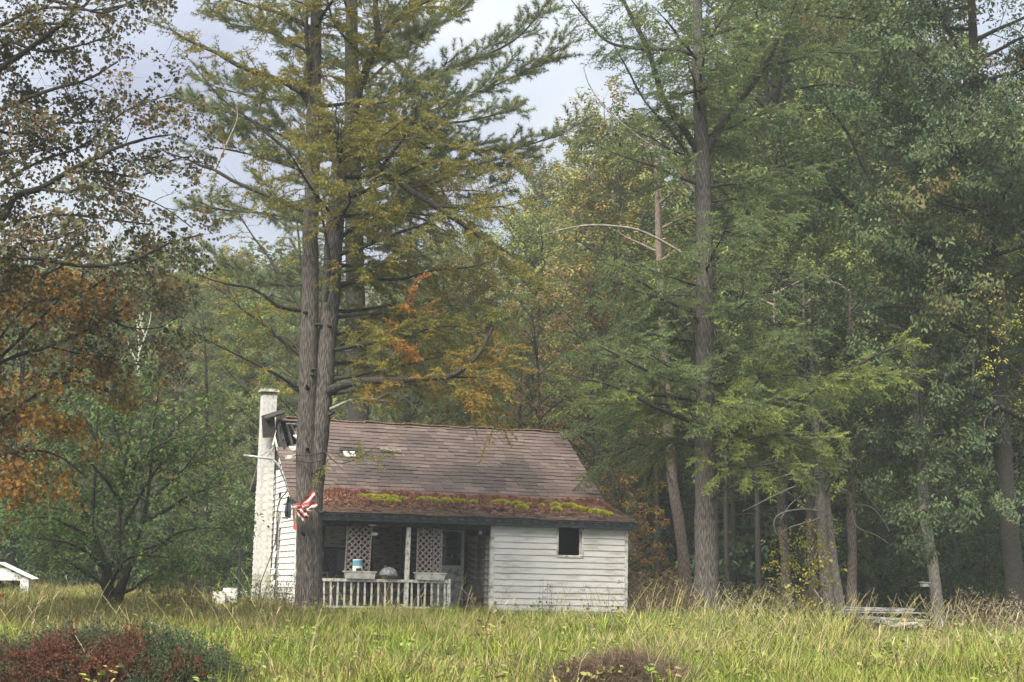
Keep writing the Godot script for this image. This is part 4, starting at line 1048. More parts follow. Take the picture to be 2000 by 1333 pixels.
func build_maples() -> void:
	var t0 := thing("maple_tree", "brown and dark olive leaved maple reaching in from the upper left, against the sky", "tree")
	var t := new_tree(t0, [wood_leaf.maple], mats.bark_dark)
	var d := 27.0
	var stem := trunk(t, [[-330, 1290], [-325, 1000], [-315, 800], [-300, 600], [-280, 400], [-250, 200], [-230, -100], [-220, -400]], d, [0.35, 0.28, 0.26, 0.24, 0.2, 0.16, 0.1, 0.04], 20)
	var sp := leaf_spec(MAPLE, 0.2, 1.0)
	sp.bare = 0.3
	var tipped := leaf_spec([MAPLE[0], MAPLE[2], MAPLE[1], MAPLE[3]], 0.2, 1.0)
	tipped.bare = 0.3
	limb(t, [[-295, 590], [-180, 520], [-80, 465], [0, 430], [31, 383], [79, 368], [131, 336], [184, 310], [226, 289], [290, 270], [345, 262]], d, 0.10, 0.012, tipped)
	limb(t, [[79, 370], [131, 375, -0.2], [170, 362, -0.3], [230, 372, -0.4], [310, 400, -0.5], [375, 445, -0.6]], d, 0.03, 0.008, sp)
	limb(t, [[131, 336], [200, 335, 0.3], [270, 345, 0.5], [330, 315, 0.6], [375, 305, 0.7]], d, 0.03, 0.008, tipped)
	limb(t, [[184, 310], [200, 260, 0.2], [240, 220, 0.3], [300, 195, 0.4], [350, 180, 0.5]], d, 0.025, 0.006, tipped)
	limb(t, [[-250, 210], [-150, 190], [-60, 170], [20, 120], [90, 70], [140, 30], [170, 5], [200, -40]], d, 0.08, 0.015, sp)
	limb(t, [[-260, 330], [-160, 280], [-80, 250], [20, 205], [100, 175], [170, 155], [230, 120]], d, 0.07, 0.01, sp)
	limb(t, [[20, 205], [70, 220, 0.3], [130, 240, 0.5], [190, 235, 0.6]], d, 0.03, 0.008, sp)
	limb(t, [[-150, 190], [-60, 90], [20, 40], [90, 15], [180, 20], [240, 10]], d, 0.05, 0.01, sp)
	limb(t, [[-230, -60], [-120, -40], [0, -20], [120, 5], [200, 25], [260, 0]], d, 0.06, 0.01, sp)
	limb(t, [[-300, 640], [-180, 560], [-50, 520], [60, 505], [160, 520], [250, 512], [330, 475], [395, 458]], d, 0.06, 0.01, tipped)
	limb(t, [[-290, 500], [-150, 400], [-60, 340], [0, 300], [60, 290], [110, 260]], d, 0.05, 0.01, sp)
	limb(t, [[-150, 400], [-60, 420, -0.5], [20, 460, -0.8], [90, 470, -1.0], [150, 450, -1.1]], d, 0.03, 0.008, tipped)
	limb(t, [[-240, 120], [-150, 100], [-60, 90], [10, 80], [80, 100], [150, 90], [215, 70]], d, 0.05, 0.01, sp)
	limb(t, [[-250, 260], [-140, 230], [-50, 230], [10, 260], [60, 255], [140, 230], [190, 190]], d + 0.6, 0.05, 0.01, sp)
	limb(t, [[-230, 0], [-120, 20], [-40, 50], [20, 60], [90, 45], [170, 60]], d + 0.8, 0.05, 0.01, sp)
	limb(t, [[-270, 430], [-150, 380], [-50, 390], [30, 340], [90, 310], [150, 290], [210, 250]], d + 0.7, 0.05, 0.01, sp)
	limb(t, [[-300, 560], [-160, 500], [-60, 470], [40, 430], [130, 420], [220, 430], [300, 440]], d + 0.9, 0.05, 0.01, tipped)
	limb(t, [[-300, 700], [-200, 620], [-60, 590], [30, 560], [105, 528], [170, 490]], d, 0.05, 0.01, tipped)
	end_tree(t)
	t0 = thing("maple_tree", "orange and rust leaved autumn maple at the left edge above the white shelter", "tree")
	t = new_tree(t0, [wood_leaf.maple], mats.bark_dark)
	d = 31.0
	stem = trunk(t, [[-200, 1260], [-195, 1100], [-185, 900], [-170, 700], [-150, 500], [-140, 380]], d, [0.3, 0.24, 0.2, 0.17, 0.1, 0.03], 20)
	var og := leaf_spec(ORANGE, 0.16, 1.0)
	limb(t, [[-185, 900], [-110, 820], [-50, 750], [50, 650], [120, 580], [180, 520]], d, 0.06, 0.01, og)
	limb(t, [[-190, 960], [-100, 870], [0, 820], [80, 765], [150, 745], [195, 770]], d, 0.055, 0.01, og)
	limb(t, [[-190, 1040], [-100, 960], [-20, 900], [60, 880], [120, 895], [170, 935]], d, 0.05, 0.01, og)
	limb(t, [[-180, 800], [-100, 740], [-20, 680], [40, 610], [100, 560]], d, 0.05, 0.01, og)
	limb(t, [[-170, 720], [-90, 640], [0, 560], [60, 520], [130, 500]], d, 0.05, 0.01, og)
	limb(t, [[-190, 1000], [-80, 930, -0.5], [0, 930, -0.8], [50, 960, -1]], d, 0.03, 0.008, og)
	var dim := leaf_spec([MAPLE[0], MAPLE[1], ORANGE[1], MAPLE[3]], 0.2, 1.0)
	limb(t, [[-180, 830], [-100, 760], [20, 700], [95, 677], [158, 651], [210, 620], [262, 588], [320, 540]], d, 0.05, 0.01, dim)
	limb(t, [[95, 677], [150, 690], [220, 700], [290, 720]], d, 0.02, 0.006, dim)
	limb(t, [[210, 620], [250, 640, 0.2], [310, 640, 0.4], [345, 620, 0.4]], d, 0.02, 0.006, dim)
	limb(t, [[-165, 660], [-60, 590], [60, 590], [160, 570], [230, 530], [300, 500], [350, 510]], d, 0.05, 0.01, dim)
	end_tree(t)

func build_dogwood() -> void:
	var t0 := thing("dogwood_tree", "low spreading many stemmed tree with dark green leaves left of the chimney", "tree")
	var t := new_tree(t0, [wood_leaf.dogwood], mats.bark_dark)
	var d := 36.0
	var sp := leaf_spec(DARK, 0.19, 1.3)
	sp.droop = 0.05; sp.roll = 0.4; sp.len = [1.1, 0.45]; sp.bare = 0.2; sp.steps = [0.34, 0.22]
	trunk(t, [[216, 1225], [215, 1190], [212, 1150], [206, 1100]], d, [0.26, 0.19, 0.12, 0.08], 20)
	trunk(t, [[222, 1225], [226, 1185], [238, 1140], [258, 1090]], d, [0.2, 0.13, 0.10, 0.07], 16)
	for l in [
		[[208, 1180], [200, 1145], [175, 1124], [143, 1105], [117, 1082], [101, 1059], [80, 1045]], [[206, 1110], [198, 1079], [179, 1030], [156, 1007], [123, 997], [65, 984], [0, 965], [-40, 955]],
		[[256, 1095], [266, 1065], [276, 1023], [292, 981], [325, 949], [364, 910], [395, 865]], [[276, 1023], [286, 981], [296, 900], [300, 830], [310, 760]], [[280, 1018], [325, 997, -0.3], [360, 973, -0.5], [405, 955, -0.7], [435, 948, -0.8]],
		[[262, 1080], [312, 1062, -0.5], [351, 1040, -0.8], [400, 1032, -1], [435, 1033, -1.1]], [[232, 1160], [260, 1150], [283, 1131], [330, 1110], [380, 1100]], [[178, 1028], [182, 965], [188, 900], [190, 820], [200, 760]],
		[[230, 1110], [235, 980], [245, 900], [260, 800], [270, 720]], [[176, 1025], [150, 960], [130, 900], [90, 840]], [[200, 1110, -0.2], [170, 1080, -0.8], [130, 1060, -1.2], [60, 1050, -1.4]],
		[[215, 1140, -0.2], [240, 1100, -0.9], [270, 1085, -1.4], [330, 1090, -1.8]], [[206, 1120, 0.2], [180, 1060, 0.9], [120, 1020, 1.4], [50, 1030, 1.8]],
		[[296, 900], [330, 850], [370, 810], [400, 790]], [[235, 980], [200, 930, -0.5], [150, 880, -0.8], [110, 880, -1]], [[226, 1060, 0.2], [290, 940, 0.8], [340, 885, 1], [405, 880, 1.2]],
		[[190, 1060], [140, 1030, -0.8], [90, 1010, -1.1], [20, 1020, -1.2]], [[240, 960], [270, 900, -0.4], [330, 860, -0.7], [380, 850, -0.8]], [[190, 860], [150, 800], [120, 760]], [[245, 900], [220, 820], [230, 740]]]:
		limb(t, l, d, 0.05, 0.008, sp)
	end_tree(t)

func build_oak() -> void:
	var t0 := thing("oak_tree", "big dark leaved oak with a heavy slanting limb at the right of the picture", "tree")
	var t := new_tree(t0, [wood_leaf.oak], mats.bark_dark)
	var d := 46.0
	var stem := trunk(t, [[1992, 1240], [1982, 1130], [1968, 990], [1958, 850], [1948, 700], [1942, 560], [1928, 440], [1912, 340], [1905, 200], [1900, 50], [1890, -150], [1880, -400]], d, [0.33, 0.25, 0.235, 0.23, 0.22, 0.21, 0.19, 0.17, 0.14, 0.11, 0.07, 0.03], 24)
	var sp := leaf_spec(OAKS, 0.2, 1.0)
	sp.len = [1.7, 0.6]; sp.steps = [0.36, 0.27]
	var browner := leaf_spec([OAKS[2], Color(0.12, 0.12, 0.045), OAKS[1], Color(0.16, 0.12, 0.05)], 0.2, 1.0)  # oak greens mixed with olive and brown leaf tones
	browner.len = [1.6, 0.6]; browner.steps = [0.42, 0.3]
	limb(t, [[1942, 615], [1860, 530], [1800, 490], [1764, 468], [1704, 426], [1656, 396], [1626, 366], [1590, 348], [1545, 325], [1500, 330]], d, 0.16, 0.03, sp)
	limb(t, [[1940, 560, -0.2], [1860, 500, -0.7], [1790, 465, -1], [1740, 420, -1.2], [1690, 330, -1.4], [1650, 250, -1.5], [1600, 190, -1.6]], d, 0.12, 0.02, sp)
	limb(t, [[1912, 350], [1850, 280], [1780, 220], [1700, 180], [1620, 165], [1550, 175]], d, 0.12, 0.02, sp)
	limb(t, [[1905, 250], [1840, 150], [1760, 80], [1680, 40], [1600, 30]], d, 0.10, 0.02, browner)
	limb(t, [[1900, 150], [1850, 50], [1800, -40], [1740, -100]], d, 0.09, 0.02, browner)
	limb(t, [[2030, 830], [1940, 788, -0.3], [1880, 758, -0.6], [1820, 739, -0.8], [1740, 720, -1], [1680, 730, -1.2]], d, 0.13, 0.02, sp)
	limb(t, [[1955, 720], [1880, 645, -0.6], [1800, 605, -1], [1720, 600, -1.3], [1650, 622, -1.5]], d, 0.08, 0.015, sp)
	limb(t, [[1955, 760, 0.3], [1880, 700, 1], [1790, 660, 1.4], [1700, 660, 1.8], [1620, 690, 2]], d, 0.08, 0.015, sp)
	limb(t, [[1925, 420], [1980, 330, -0.6], [2040, 280, -1]], d, 0.09, 0.02, sp)
	limb(t, [[1910, 300], [1960, 180, -0.5], [2010, 100, -0.8], [2050, 40, -1]], d, 0.09, 0.02, browner)
	limb(t, [[1955, 800], [2010, 700], [2060, 640]], d, 0.08, 0.02, sp)
	limb(t, [[1962, 920], [1900, 865], [1830, 850], [1760, 880], [1700, 905]], d, 0.06, 0.012, sp)
	limb(t, [[1966, 990], [1910, 950, -0.5], [1840, 960, -0.9], [1780, 1000, -1.1]], d, 0.05, 0.012, sp)
	limb(t, [[1935, 480], [1900, 420, -1.2], [1850, 400, -2], [1790, 380, -2.6], [1730, 400, -3]], d, 0.07, 0.012, browner)
	limb(t, [[1945, 600], [1910, 560, -1.4], [1880, 545, -2.2], [1830, 560, -2.8]], d, 0.06, 0.012, browner)
	limb(t, [[1945, 640, -0.2], [1955, 555, -1.2], [1930, 565, -1.5], [1887, 574, -1.7], [1835, 581, -1.8], [1782, 578, -1.9]], d, 0.045, 0.01, sp, false, "dead_limb")
	limb(t, [[1900, 770, -0.6], [1902, 664, -1], [1880, 700, -1.1], [1850, 735, -1.1], [1816, 795, -1.2]], d, 0.03, 0.008, sp, false, "dead_limb")
	limb(t, [[1950, 795, -0.4], [1925, 820, -0.8], [1925, 860, -0.9], [1918, 880, -0.9]], d, 0.03, 0.008, sp, false, "dead_limb")
	auto_limbs(t, stem, 34, 0.42, 0.97, [4.8, 3.0], 0.35, 0.07, sp)
	end_tree(t)
	# yellow-leaved young tree at the edge
	t0 = thing("young_tree", "young tree with sparse yellow leaves at the right edge in front of the oak", "tree")
	t = new_tree(t0, [wood_leaf.oval], mats.bark_dark)
	d = 40.0
	trunk(t, [[2060, 1240], [2050, 1000], [2040, 800], [2030, 650], [2020, 500]], d, [0.09, 0.07, 0.06, 0.04, 0.015], 12, 0.004)
	var ys := leaf_spec([Color(0.36, 0.32, 0.05), Color(0.28, 0.27, 0.05), Color(0.18, 0.20, 0.05)], 0.4, 0.8)
	for l in [[[2040, 800], [2000, 740], [1965, 700], [1940, 640]], [[2035, 700], [2000, 640], [1970, 600], [1950, 560]], [[2042, 850], [2005, 800], [1975, 770]]]:
		limb(t, l, d, 0.02, 0.005, ys)
	end_tree(t)

# ------------------------------------------------------------------ trees of the wood behind
func wood_tree(called: String, o: Dictionary) -> Node3D:
	var n := thing(called, "", "tree")
	var t := new_tree(n, [o.mesh], o.bark)
	var h: float = o.h
	var stem := PackedVector3Array()
	var lean := Vector2(R(-1, 1), R(-1, 1)) * 0.03 * h
	for i in 8:
		var q := i / 7.0
		stem.append(Vector3(lean.x * q * q + R(-0.1, 0.1) * q, h * q - 0.3, lean.y * q * q + R(-0.1, 0.1) * q))
	stem = smooth(stem, 4)
	var s := Shape.new()
	s.tube(stem, taper(stem.size(), o.r, 0.02, 0.9), 12, noise_a, o.r * 0.06)
	part("trunk", s.mesh(o.bark), n)
	for i in o.n:
		var k: float = lerpf(o.from, 0.985, pow((i + R(0.1, 0.9)) / o.n, 0.9))
		var f := k * (stem.size() - 1)
		var a := mini(int(f), stem.size() - 2)
		var b := stem[a].lerp(stem[a + 1], f - a)
		var az: float = i * 2.4 + R(-0.5, 0.5)
		var l: float = o.spread * (o.profile as Callable).call((k - o.from) / (1.0 - o.from)) * R(0.75, 1.15)
		if l < 0.3: continue
		var dir: Vector3 = Vector3(sin(az), o.rise + 0.6 * k * k, cos(az)).normalized()
		var pts := PackedVector3Array()
		for j in 4:
			var q := j / 3.0
			pts.append(b + dir * l * q + Vector3.UP * o.sway * l * q * q + Vector3(R(-1, 1), R(-1, 1), R(-1, 1)) * 0.05 * l * q)
		(t.wood as Shape).tube(pts, taper(4, minf(o.r * 0.4, l * 0.018), 0.008), 4)
		sprout(t, t.wood, pts, o.r * 0.3, o.spec)
	end_tree(t)
	return n

func round_top(k: float) -> float: return sqrt(maxf(0.02, 1.0 - pow(absf(k * 1.9 - 0.75) / 1.16, 2.0)))
func cone_top(k: float) -> float: return 1.02 - k * 0.92
func pole_top(k: float) -> float: return 0.35 + 0.65 * sin(clampf(k, 0, 1) * PI)

func bough_spec(tint: Array, len_: float, step: float, gap: float, size: float, hang := 0.3) -> Dictionary:
	return {"levels": 1, "steps": [step], "len": [len_], "start": [0.15], "out": 0.9, "fwd": 0.7, "lift": 0.15, "droop": 0.1, "roll": 1.0, "taper": 0.4, "gap": gap, "size": size, "hang": hang, "bare": 0.0, "tint": tint, "leaf_from": 0.1}

func build_wood() -> void:
	var rt: Callable = round_top
	var ct: Callable = cone_top
	var pt: Callable = pole_top
	var green := [Color(0.179, 0.227, 0.073), Color(0.227, 0.255, 0.075), Color(0.146, 0.191, 0.067)]
	var pale := [Color(0.235, 0.259, 0.097), Color(0.276, 0.265, 0.091), Color(0.186, 0.222, 0.091), Color(0.344, 0.259, 0.091)]
	var brown := [Color(0.270, 0.150, 0.066), Color(0.189, 0.130, 0.060), Color(0.324, 0.169, 0.060), Color(0.135, 0.130, 0.054)]
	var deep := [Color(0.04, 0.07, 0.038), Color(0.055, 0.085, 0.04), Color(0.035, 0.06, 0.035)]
	var P := {}
	P.green = {"h": 15.0, "r": 0.2, "n": 46, "from": 0.16, "spread": 4.2, "rise": 0.55, "sway": 0.1, "profile": rt, "mesh": wood_leaf.far, "bark": mats.bark_dark, "spec": bough_spec(green, 1.4, 0.38, 0.27, 1.05)}
	P.pale = {"h": 19.0, "r": 0.24, "n": 60, "from": 0.22, "spread": 4.0, "rise": 0.8, "sway": 0.1, "profile": rt, "mesh": wood_leaf.far, "bark": mats.bark_pale, "spec": bough_spec(pale, 1.4, 0.38, 0.25, 1.05)}
	P.rust = {"h": 13.0, "r": 0.13, "n": 30, "from": 0.15, "spread": 3.2, "rise": 0.6, "sway": -0.1, "profile": rt, "mesh": wood_leaf.far, "bark": mats.bark_dark, "spec": bough_spec(brown, 1.1, 0.42, 0.42, 0.85)}
	P.pine = {"h": 17.0, "r": 0.24, "n": 64, "from": 0.14, "spread": 3.8, "rise": 0.15, "sway": 0.12, "profile": ct, "mesh": wood_leaf.pine, "bark": mats.bark_dark, "spec": bough_spec(PINE, 1.1, 0.3, 0.22, 1.5, -0.3)}
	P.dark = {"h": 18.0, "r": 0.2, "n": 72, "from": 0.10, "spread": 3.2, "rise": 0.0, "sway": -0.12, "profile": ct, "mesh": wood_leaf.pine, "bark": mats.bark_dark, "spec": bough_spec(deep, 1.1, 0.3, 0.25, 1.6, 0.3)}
	P.pole = {"h": 16.0, "r": 0.13, "n": 22, "from": 0.52, "spread": 2.6, "rise": 0.7, "sway": 0.0, "profile": pt, "mesh": wood_leaf.far, "bark": mats.bark_dark, "spec": bough_spec(green, 1.1, 0.4, 0.4, 1.0)}
	P.shrub = {"h": 3.6, "r": 0.04, "n": 22, "from": 0.08, "spread": 1.6, "rise": 0.5, "sway": 0.0, "profile": rt, "mesh": wood_leaf.far, "bark": mats.bark_dark, "spec": bough_spec(DARK, 0.7, 0.26, 0.3, 0.8)}
	P.rust_shrub = {"h": 4.4, "r": 0.04, "n": 20, "from": 0.10, "spread": 1.4, "rise": 0.6, "sway": -0.1, "profile": rt, "mesh": wood_leaf.far, "bark": mats.bark_dark, "spec": bough_spec([Color(0.26, 0.14, 0.05), Color(0.17, 0.11, 0.045), Color(0.30, 0.18, 0.05)], 0.6, 0.28, 0.36, 0.7)}
	P.yellow_shrub = {"h": 2.3, "r": 0.02, "n": 26, "from": 0.12, "spread": 0.75, "rise": 0.6, "sway": 0.0, "profile": rt, "mesh": wood_leaf.oval, "bark": mats.bark_dark, "spec": bough_spec([Color(0.46, 0.44, 0.08), Color(0.34, 0.38, 0.08), Color(0.50, 0.40, 0.08)], 0.4, 0.16, 0.14, 0.8)}
	var names := {"green": "leafy_tree", "pale": "poplar_tree", "rust": "rusty_tree", "pine": "pine_tree", "dark": "dark_conifer", "pole": "slender_tree", "shrub": "leafy_shrub", "rust_shrub": "rusty_sapling", "yellow_shrub": "yellow_sapling"}
	var groups := {"green": "leafy trees of the wood behind", "pale": "poplars of the wood behind", "rust": "rusty trees of the wood behind", "pine": "pines of the wood behind", "dark": "dark conifers of the wood behind", "pole": "slender trees of the wood behind", "shrub": "shrubs under the trees", "rust_shrub": "rusty saplings under the trees", "yellow_shrub": ""}
	var first := {}
	# kind, bearing, distance, size, label
	for q in [
		["pine", 20, 62, 0.80, "soft green pine at the far left behind the orange maple"], ["green", 130, 72, 0.88, "rounded green tree behind the orange maple's branch tips"],
		["pine", 215, 60, 0.78, "broad pine directly behind the crown of the dark dogwood"], ["green", 300, 82, 0.95, "distant green tree behind the bare white snag"],
		["rust", 335, 66, 0.80, "thin brownish tree at the snag's right side"], ["pale", 425, 88, 0.74, "pale poplar in the sky gap left of the double larch"],
		["pine", 400, 58, 0.62, "low dark green pine just left of the chimney top"], ["green", 505, 74, 0.80, "green tree rising right behind the chimney"],
		["pine", 590, 66, 0.95, "pine hidden mostly by the double larch trunks"], ["pine", 790, 60, 1.0, "dark trunked pine behind the cottage roof ridge"],
		["green", 860, 72, 1.0, "green tree over the middle of the cottage roof"], ["pale", 930, 64, 0.72, "olive tinted poplar behind the larch's long low limb"],
		["pine", 1010, 61, 0.62, "short round pale pine above the right half of the roof"], ["rust", 1060, 58, 0.85, "rusty brown tree above the right end of the roof ridge"],
		["pale", 1090, 84, 1.05, "poplar with a hazy crown between pine and larch"], ["pale", 1235, 62, 0.98, "tall pale poplar whose top stands in the sky left of the green larch"],
		["rust", 1160, 60, 0.95, "brown leaved tree left of the green larch trunk"], ["rust", 1290, 66, 1.0, "brownish tree close behind the green larch trunk"],
		["dark", 1110, 70, 0.72, "dark conifer behind the right end of the roof"], ["dark", 1200, 56, 0.55, "low dark conifer beside the right wall of the cottage"],
		["pale", 1165, 68, 0.93, "full pale crowned poplar between the roof's right end and the green larch"], ["green", 1035, 74, 1.08, "rounded green crown over the gap between pine and poplar"],
		["green", 1560, 66, 1.72, "very tall green tree filling the gap between larch fork and oak"], ["pale", 1650, 76, 1.62, "very tall pale poplar rising behind the slanting oak limb"], ["green", 1750, 70, 1.72, "very tall green tree left of the oak's upper trunk"],
		["green", 1330, 78, 1.25, "tall green tree behind the green larch's forked top"], ["dark", 1270, 64, 0.85, "dark conifer at the wood's edge left of the green larch"],
		["dark", 1430, 62, 0.95, "dark conifer right behind the green larch trunk"], ["pale", 1480, 74, 1.2, "tall poplar right of the green larch's fork"],
		["dark", 1520, 70, 1.0, "dark conifer behind the bare curved twigs"], ["green", 1590, 64, 1.2, "green tree whose crown meets the slanting oak limb"],
		["dark", 1650, 72, 1.05, "dark conifer behind the grey twin trunks"], ["green", 1700, 60, 0.85, "bushy dark tree behind the weathered boards"],
		["dark", 1750, 64, 1.05, "dark conifer between the twin trunks and the leaning trunk"], ["green", 1800, 72, 1.35, "tall green tree behind the oak's crown"],
		["dark", 1850, 60, 1.0, "dark conifer right of the leaning grey trunk"], ["dark", 1930, 66, 1.1, "dark conifer behind the oak trunk"],
		["green", 1990, 62, 1.2, "green tree at the far right edge of the wood"], ["green", 2080, 56, 1.2, "green tree beyond the right edge of the picture"],
		["pole", 1482, 58, 0.9, "very thin pale trunk in the dark gap right of the green larch"], ["pole", 1450, 66, 1.0, "slender trunk deep in the dark wood beside the green larch"],
		["pole", 1420, 60, 0.8, "slender pole close to the right side of the green larch"], ["pole", 1285, 60, 0.85, "slender trunk in the shade right of the cottage"],
		["pole", 1255, 66, 1.0, "slender trunk deep in the shade nearest the cottage wall"], ["pole", 1715, 60, 0.95, "slender trunk in the shade over the weathered boards"],
		["pole", 1755, 66, 1.0, "slender dim trunk left of the bird feeder"], ["pole", 1870, 58, 0.9, "slender trunk just right of the leaning grey trunk"],
		["pole", 1905, 63, 1.0, "slender trunk midway between leaning trunk and oak"], ["pole", 1940, 58, 0.95, "slender trunk at the left foot of the oak"],
		["shrub", 1715, 50, 0.95, "dark leafy shrub drooping behind the weathered boards"], ["shrub", 1760, 52, 1.1, "dark leafy shrub left of the bird feeder"],
		["shrub", 1925, 50, 0.9, "leafy shrub in the shade at the oak's foot"], ["shrub", 1880, 54, 1.2, "tall leafy shrub right of the leaning grey trunk"],
		["shrub", 330, 50, 0.8, "green shrub behind the brown weeds left of the chimney"], ["shrub", 60, 52, 1.1, "green shrub over the roof of the white shelter"],
		["shrub", 455, 56, 1.0, "green shrub behind the pale stone blocks"], ["rust_shrub", 1225, 50, 1.0, "rusty leaved sapling close to the cottage's right wall"],
		["rust_shrub", 1265, 52, 0.8, "smaller rusty sapling between the cottage and a thin trunk"], ["rust_shrub", 1170, 58, 1.2, "rusty sapling rising behind the roof's right slope"],
		["yellow_shrub", 1560, 43, 1.3, "small sapling with yellow leaves in front of the twin trunks"]]:
		var kind: String = q[0]
		var n: Node3D
		if first.has(kind):
			n = (first[kind] as Node3D).duplicate()
			n.name = numbered(names[kind])
			add_child(n)
		else:
			n = wood_tree(names[kind], P[kind])
			first[kind] = n
		n.position = foot(q[1], q[2])
		n.rotation.y = R(0, TAU)
		n.scale = Vector3.ONE * float(q[3])
		tag(n, q[4], "shrub" if kind == "shrub" else "sapling" if "shrub" in kind else "tree", groups[kind])
	build_trunks()
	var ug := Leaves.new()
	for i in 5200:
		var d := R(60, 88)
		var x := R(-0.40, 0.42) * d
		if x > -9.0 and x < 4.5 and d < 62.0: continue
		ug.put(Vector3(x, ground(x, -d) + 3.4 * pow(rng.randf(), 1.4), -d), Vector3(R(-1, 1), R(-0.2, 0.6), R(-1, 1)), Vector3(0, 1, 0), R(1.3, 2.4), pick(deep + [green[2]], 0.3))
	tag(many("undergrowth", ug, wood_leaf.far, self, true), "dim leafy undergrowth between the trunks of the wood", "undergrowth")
	# the wood farther off, which reads as one dark mass
	var l := Leaves.new()
	for i in 9000:
		var d := R(86, 120)
		var x := R(-0.62, 0.62) * d
		var top := 12.5 + 3.0 * noise_b.get_noise_2d(x * 4.0, 17.0) + (6.0 if x > 2.0 else 0.0) - (2.5 if x < -22.0 else 0.0)
		var g := ground(x, -d)
		var y := g + top * pow(rng.randf(), 0.8)
		l.put(Vector3(x, y, -d), Vector3(R(-1, 1), R(-0.3, 0.5), R(-1, 1)), Vector3(0, 1, 0), R(3.0, 4.6), pick([green[0], green[2], deep[1], PINE[0], deep[0]], 0.25))
	var far := many("distant_wood", l, wood_leaf.far, self, true)
	tag(far, "far off green wood closing the view behind all the trees", "wood")

func build_trunks() -> void:
	var spec := bough_spec([Color(0.07, 0.10, 0.045), Color(0.09, 0.12, 0.05)], 1.2, 0.4, 0.4, 1.0)
	var rows := [
		["grey_trunk", "straight grey trunk just left of the green larch", [[1342, 1190], [1336, 1100], [1326, 1020], [1315, 950], [1308, 860], [1298, 700], [1290, 540], [1284, 380], [1280, 250]], 47.0, 0.15, mats.bark_ruddy],
		["brown_trunk", "dim brown trunk behind the yellow sapling", [[1540, 1190], [1536, 1120], [1530, 1040], [1526, 980], [1520, 880], [1515, 720], [1512, 560]], 52.0, 0.14, mats.bark_ruddy],
		["brown_trunk", "reddish brown trunk just left of the grey twin trunks", [[1594, 1200], [1590, 1140], [1587, 1080], [1584, 1020], [1580, 900], [1574, 720], [1570, 560]], 50.0, 0.14, mats.bark_ruddy],
		["grey_trunk", "ridged grey left stem of the twin trunks", [[1618, 1200], [1614, 1140], [1608, 1080], [1604, 1000], [1598, 920], [1594, 840], [1588, 740], [1582, 600]], 48.0, 0.16, mats.bark_pale],
		["grey_trunk", "smoother grey right stem of the twin trunks", [[1640, 1205], [1632, 1140], [1624, 1080], [1612, 980], [1604, 900], [1598, 800], [1594, 700]], 48.3, 0.165, mats.bark_pale],
		["brown_trunk", "straight pinkish brown trunk right of the twin trunks", [[1663, 1205], [1664, 1140], [1665, 1080], [1662, 960], [1661, 840], [1660, 720], [1662, 560]], 49.0, 0.135, mats.bark_ruddy],
		["grey_trunk", "leaning pale grey trunk beside the weathered boards", [[1836, 1240], [1829, 1160], [1822, 1100], [1806, 1000], [1800, 900], [1796, 820], [1788, 700], [1782, 560]], 46.5, 0.15, mats.bark_pale]]
	var k := 0
	for q in rows:
		var n := thing(q[0], q[1], "tree", Vector3.ZERO, 0, "bare lower trunks at the wood's edge")
		var t := new_tree(n, [wood_leaf.far], q[5])
		var r: float = q[4]
		var stem := trunk(t, q[2], q[3], [r * 1.25, r, r * 0.95, r * 0.85, r * 0.6, r * 0.15], 18, 0.012)
		auto_limbs(t, stem, 14, 0.5, 0.99, [2.4, 2.0], 0.5, 0.04, spec)
		k += 1
		if k == 4:
			for l in [[[1604, 960], [1560, 950, -0.4], [1520, 965, -0.8], [1480, 985, -1.1], [1450, 1000, -1.3]], [[1602, 945], [1570, 925, -0.2], [1530, 930, -0.4], [1490, 945, -0.5], [1460, 935, -0.6]], [[1606, 1000], [1570, 995, -0.5], [1535, 1000, -0.9], [1515, 1012, -1], [1513, 1035, -1], [1525, 1050, -1]], [[1603, 975], [1575, 965, -0.3], [1545, 985, -0.6], [1525, 1015, -0.7]], [[1607, 1010], [1580, 1020, -0.6], [1545, 1030, -0.9], [1522, 1045, -1]], [[1598, 900], [1570, 880, -0.5], [1530, 885, -0.9], [1490, 880, -1.2]], [[1596, 870], [1630, 850, -0.4], [1640, 825, -0.5], [1628, 800, -0.6]]]:
				limb(t, l, q[3], 0.024, 0.008, spec, false, "bare_twig")
		if k == 6:
			for l in [[[1662, 960], [1640, 955, -0.4], [1660, 965, -0.6], [1665, 1000, -0.7], [1675, 1030, -0.8], [1710, 1045, -0.9], [1736, 1062, -1]], [[1662, 985], [1700, 990, -0.4], [1725, 1015, -0.6], [1738, 1040, -0.7]], [[1662, 940], [1690, 945, -0.3], [1720, 950, -0.5], [1745, 965, -0.6]], [[1661, 925], [1690, 925, 0.2], [1690, 960, 0.3], [1728, 1010, 0.4]]]:
				limb(t, l, q[3], 0.024, 0.008, spec, false, "bare_twig")
		end_tree(t)
	var n := thing("bare_snag", "bare whitish dead tree standing among the green trees on the left", "dead tree")
	var t := new_tree(n, [], mats.bark_dead)
	t.bark = mats.bark_dark
	trunk(t, [[272, 1200], [272, 1000], [271, 860], [270, 735]], 54.0, [0.10, 0.085, 0.075, 0.066], 12, 0.006)
	for l in [[[270, 742], [271, 725], [270, 700], [272, 680], [268, 640], [262, 610]], [[271, 690], [282, 660], [292, 630], [296, 600]], [[268, 645], [276, 630], [280, 605]], [[271, 720], [258, 690], [248, 665]], [[284, 655], [276, 640], [272, 615]]]:
		limb(t, l, 54.0, 0.066 if l.size() > 5 else 0.035, 0.01, {}, false)

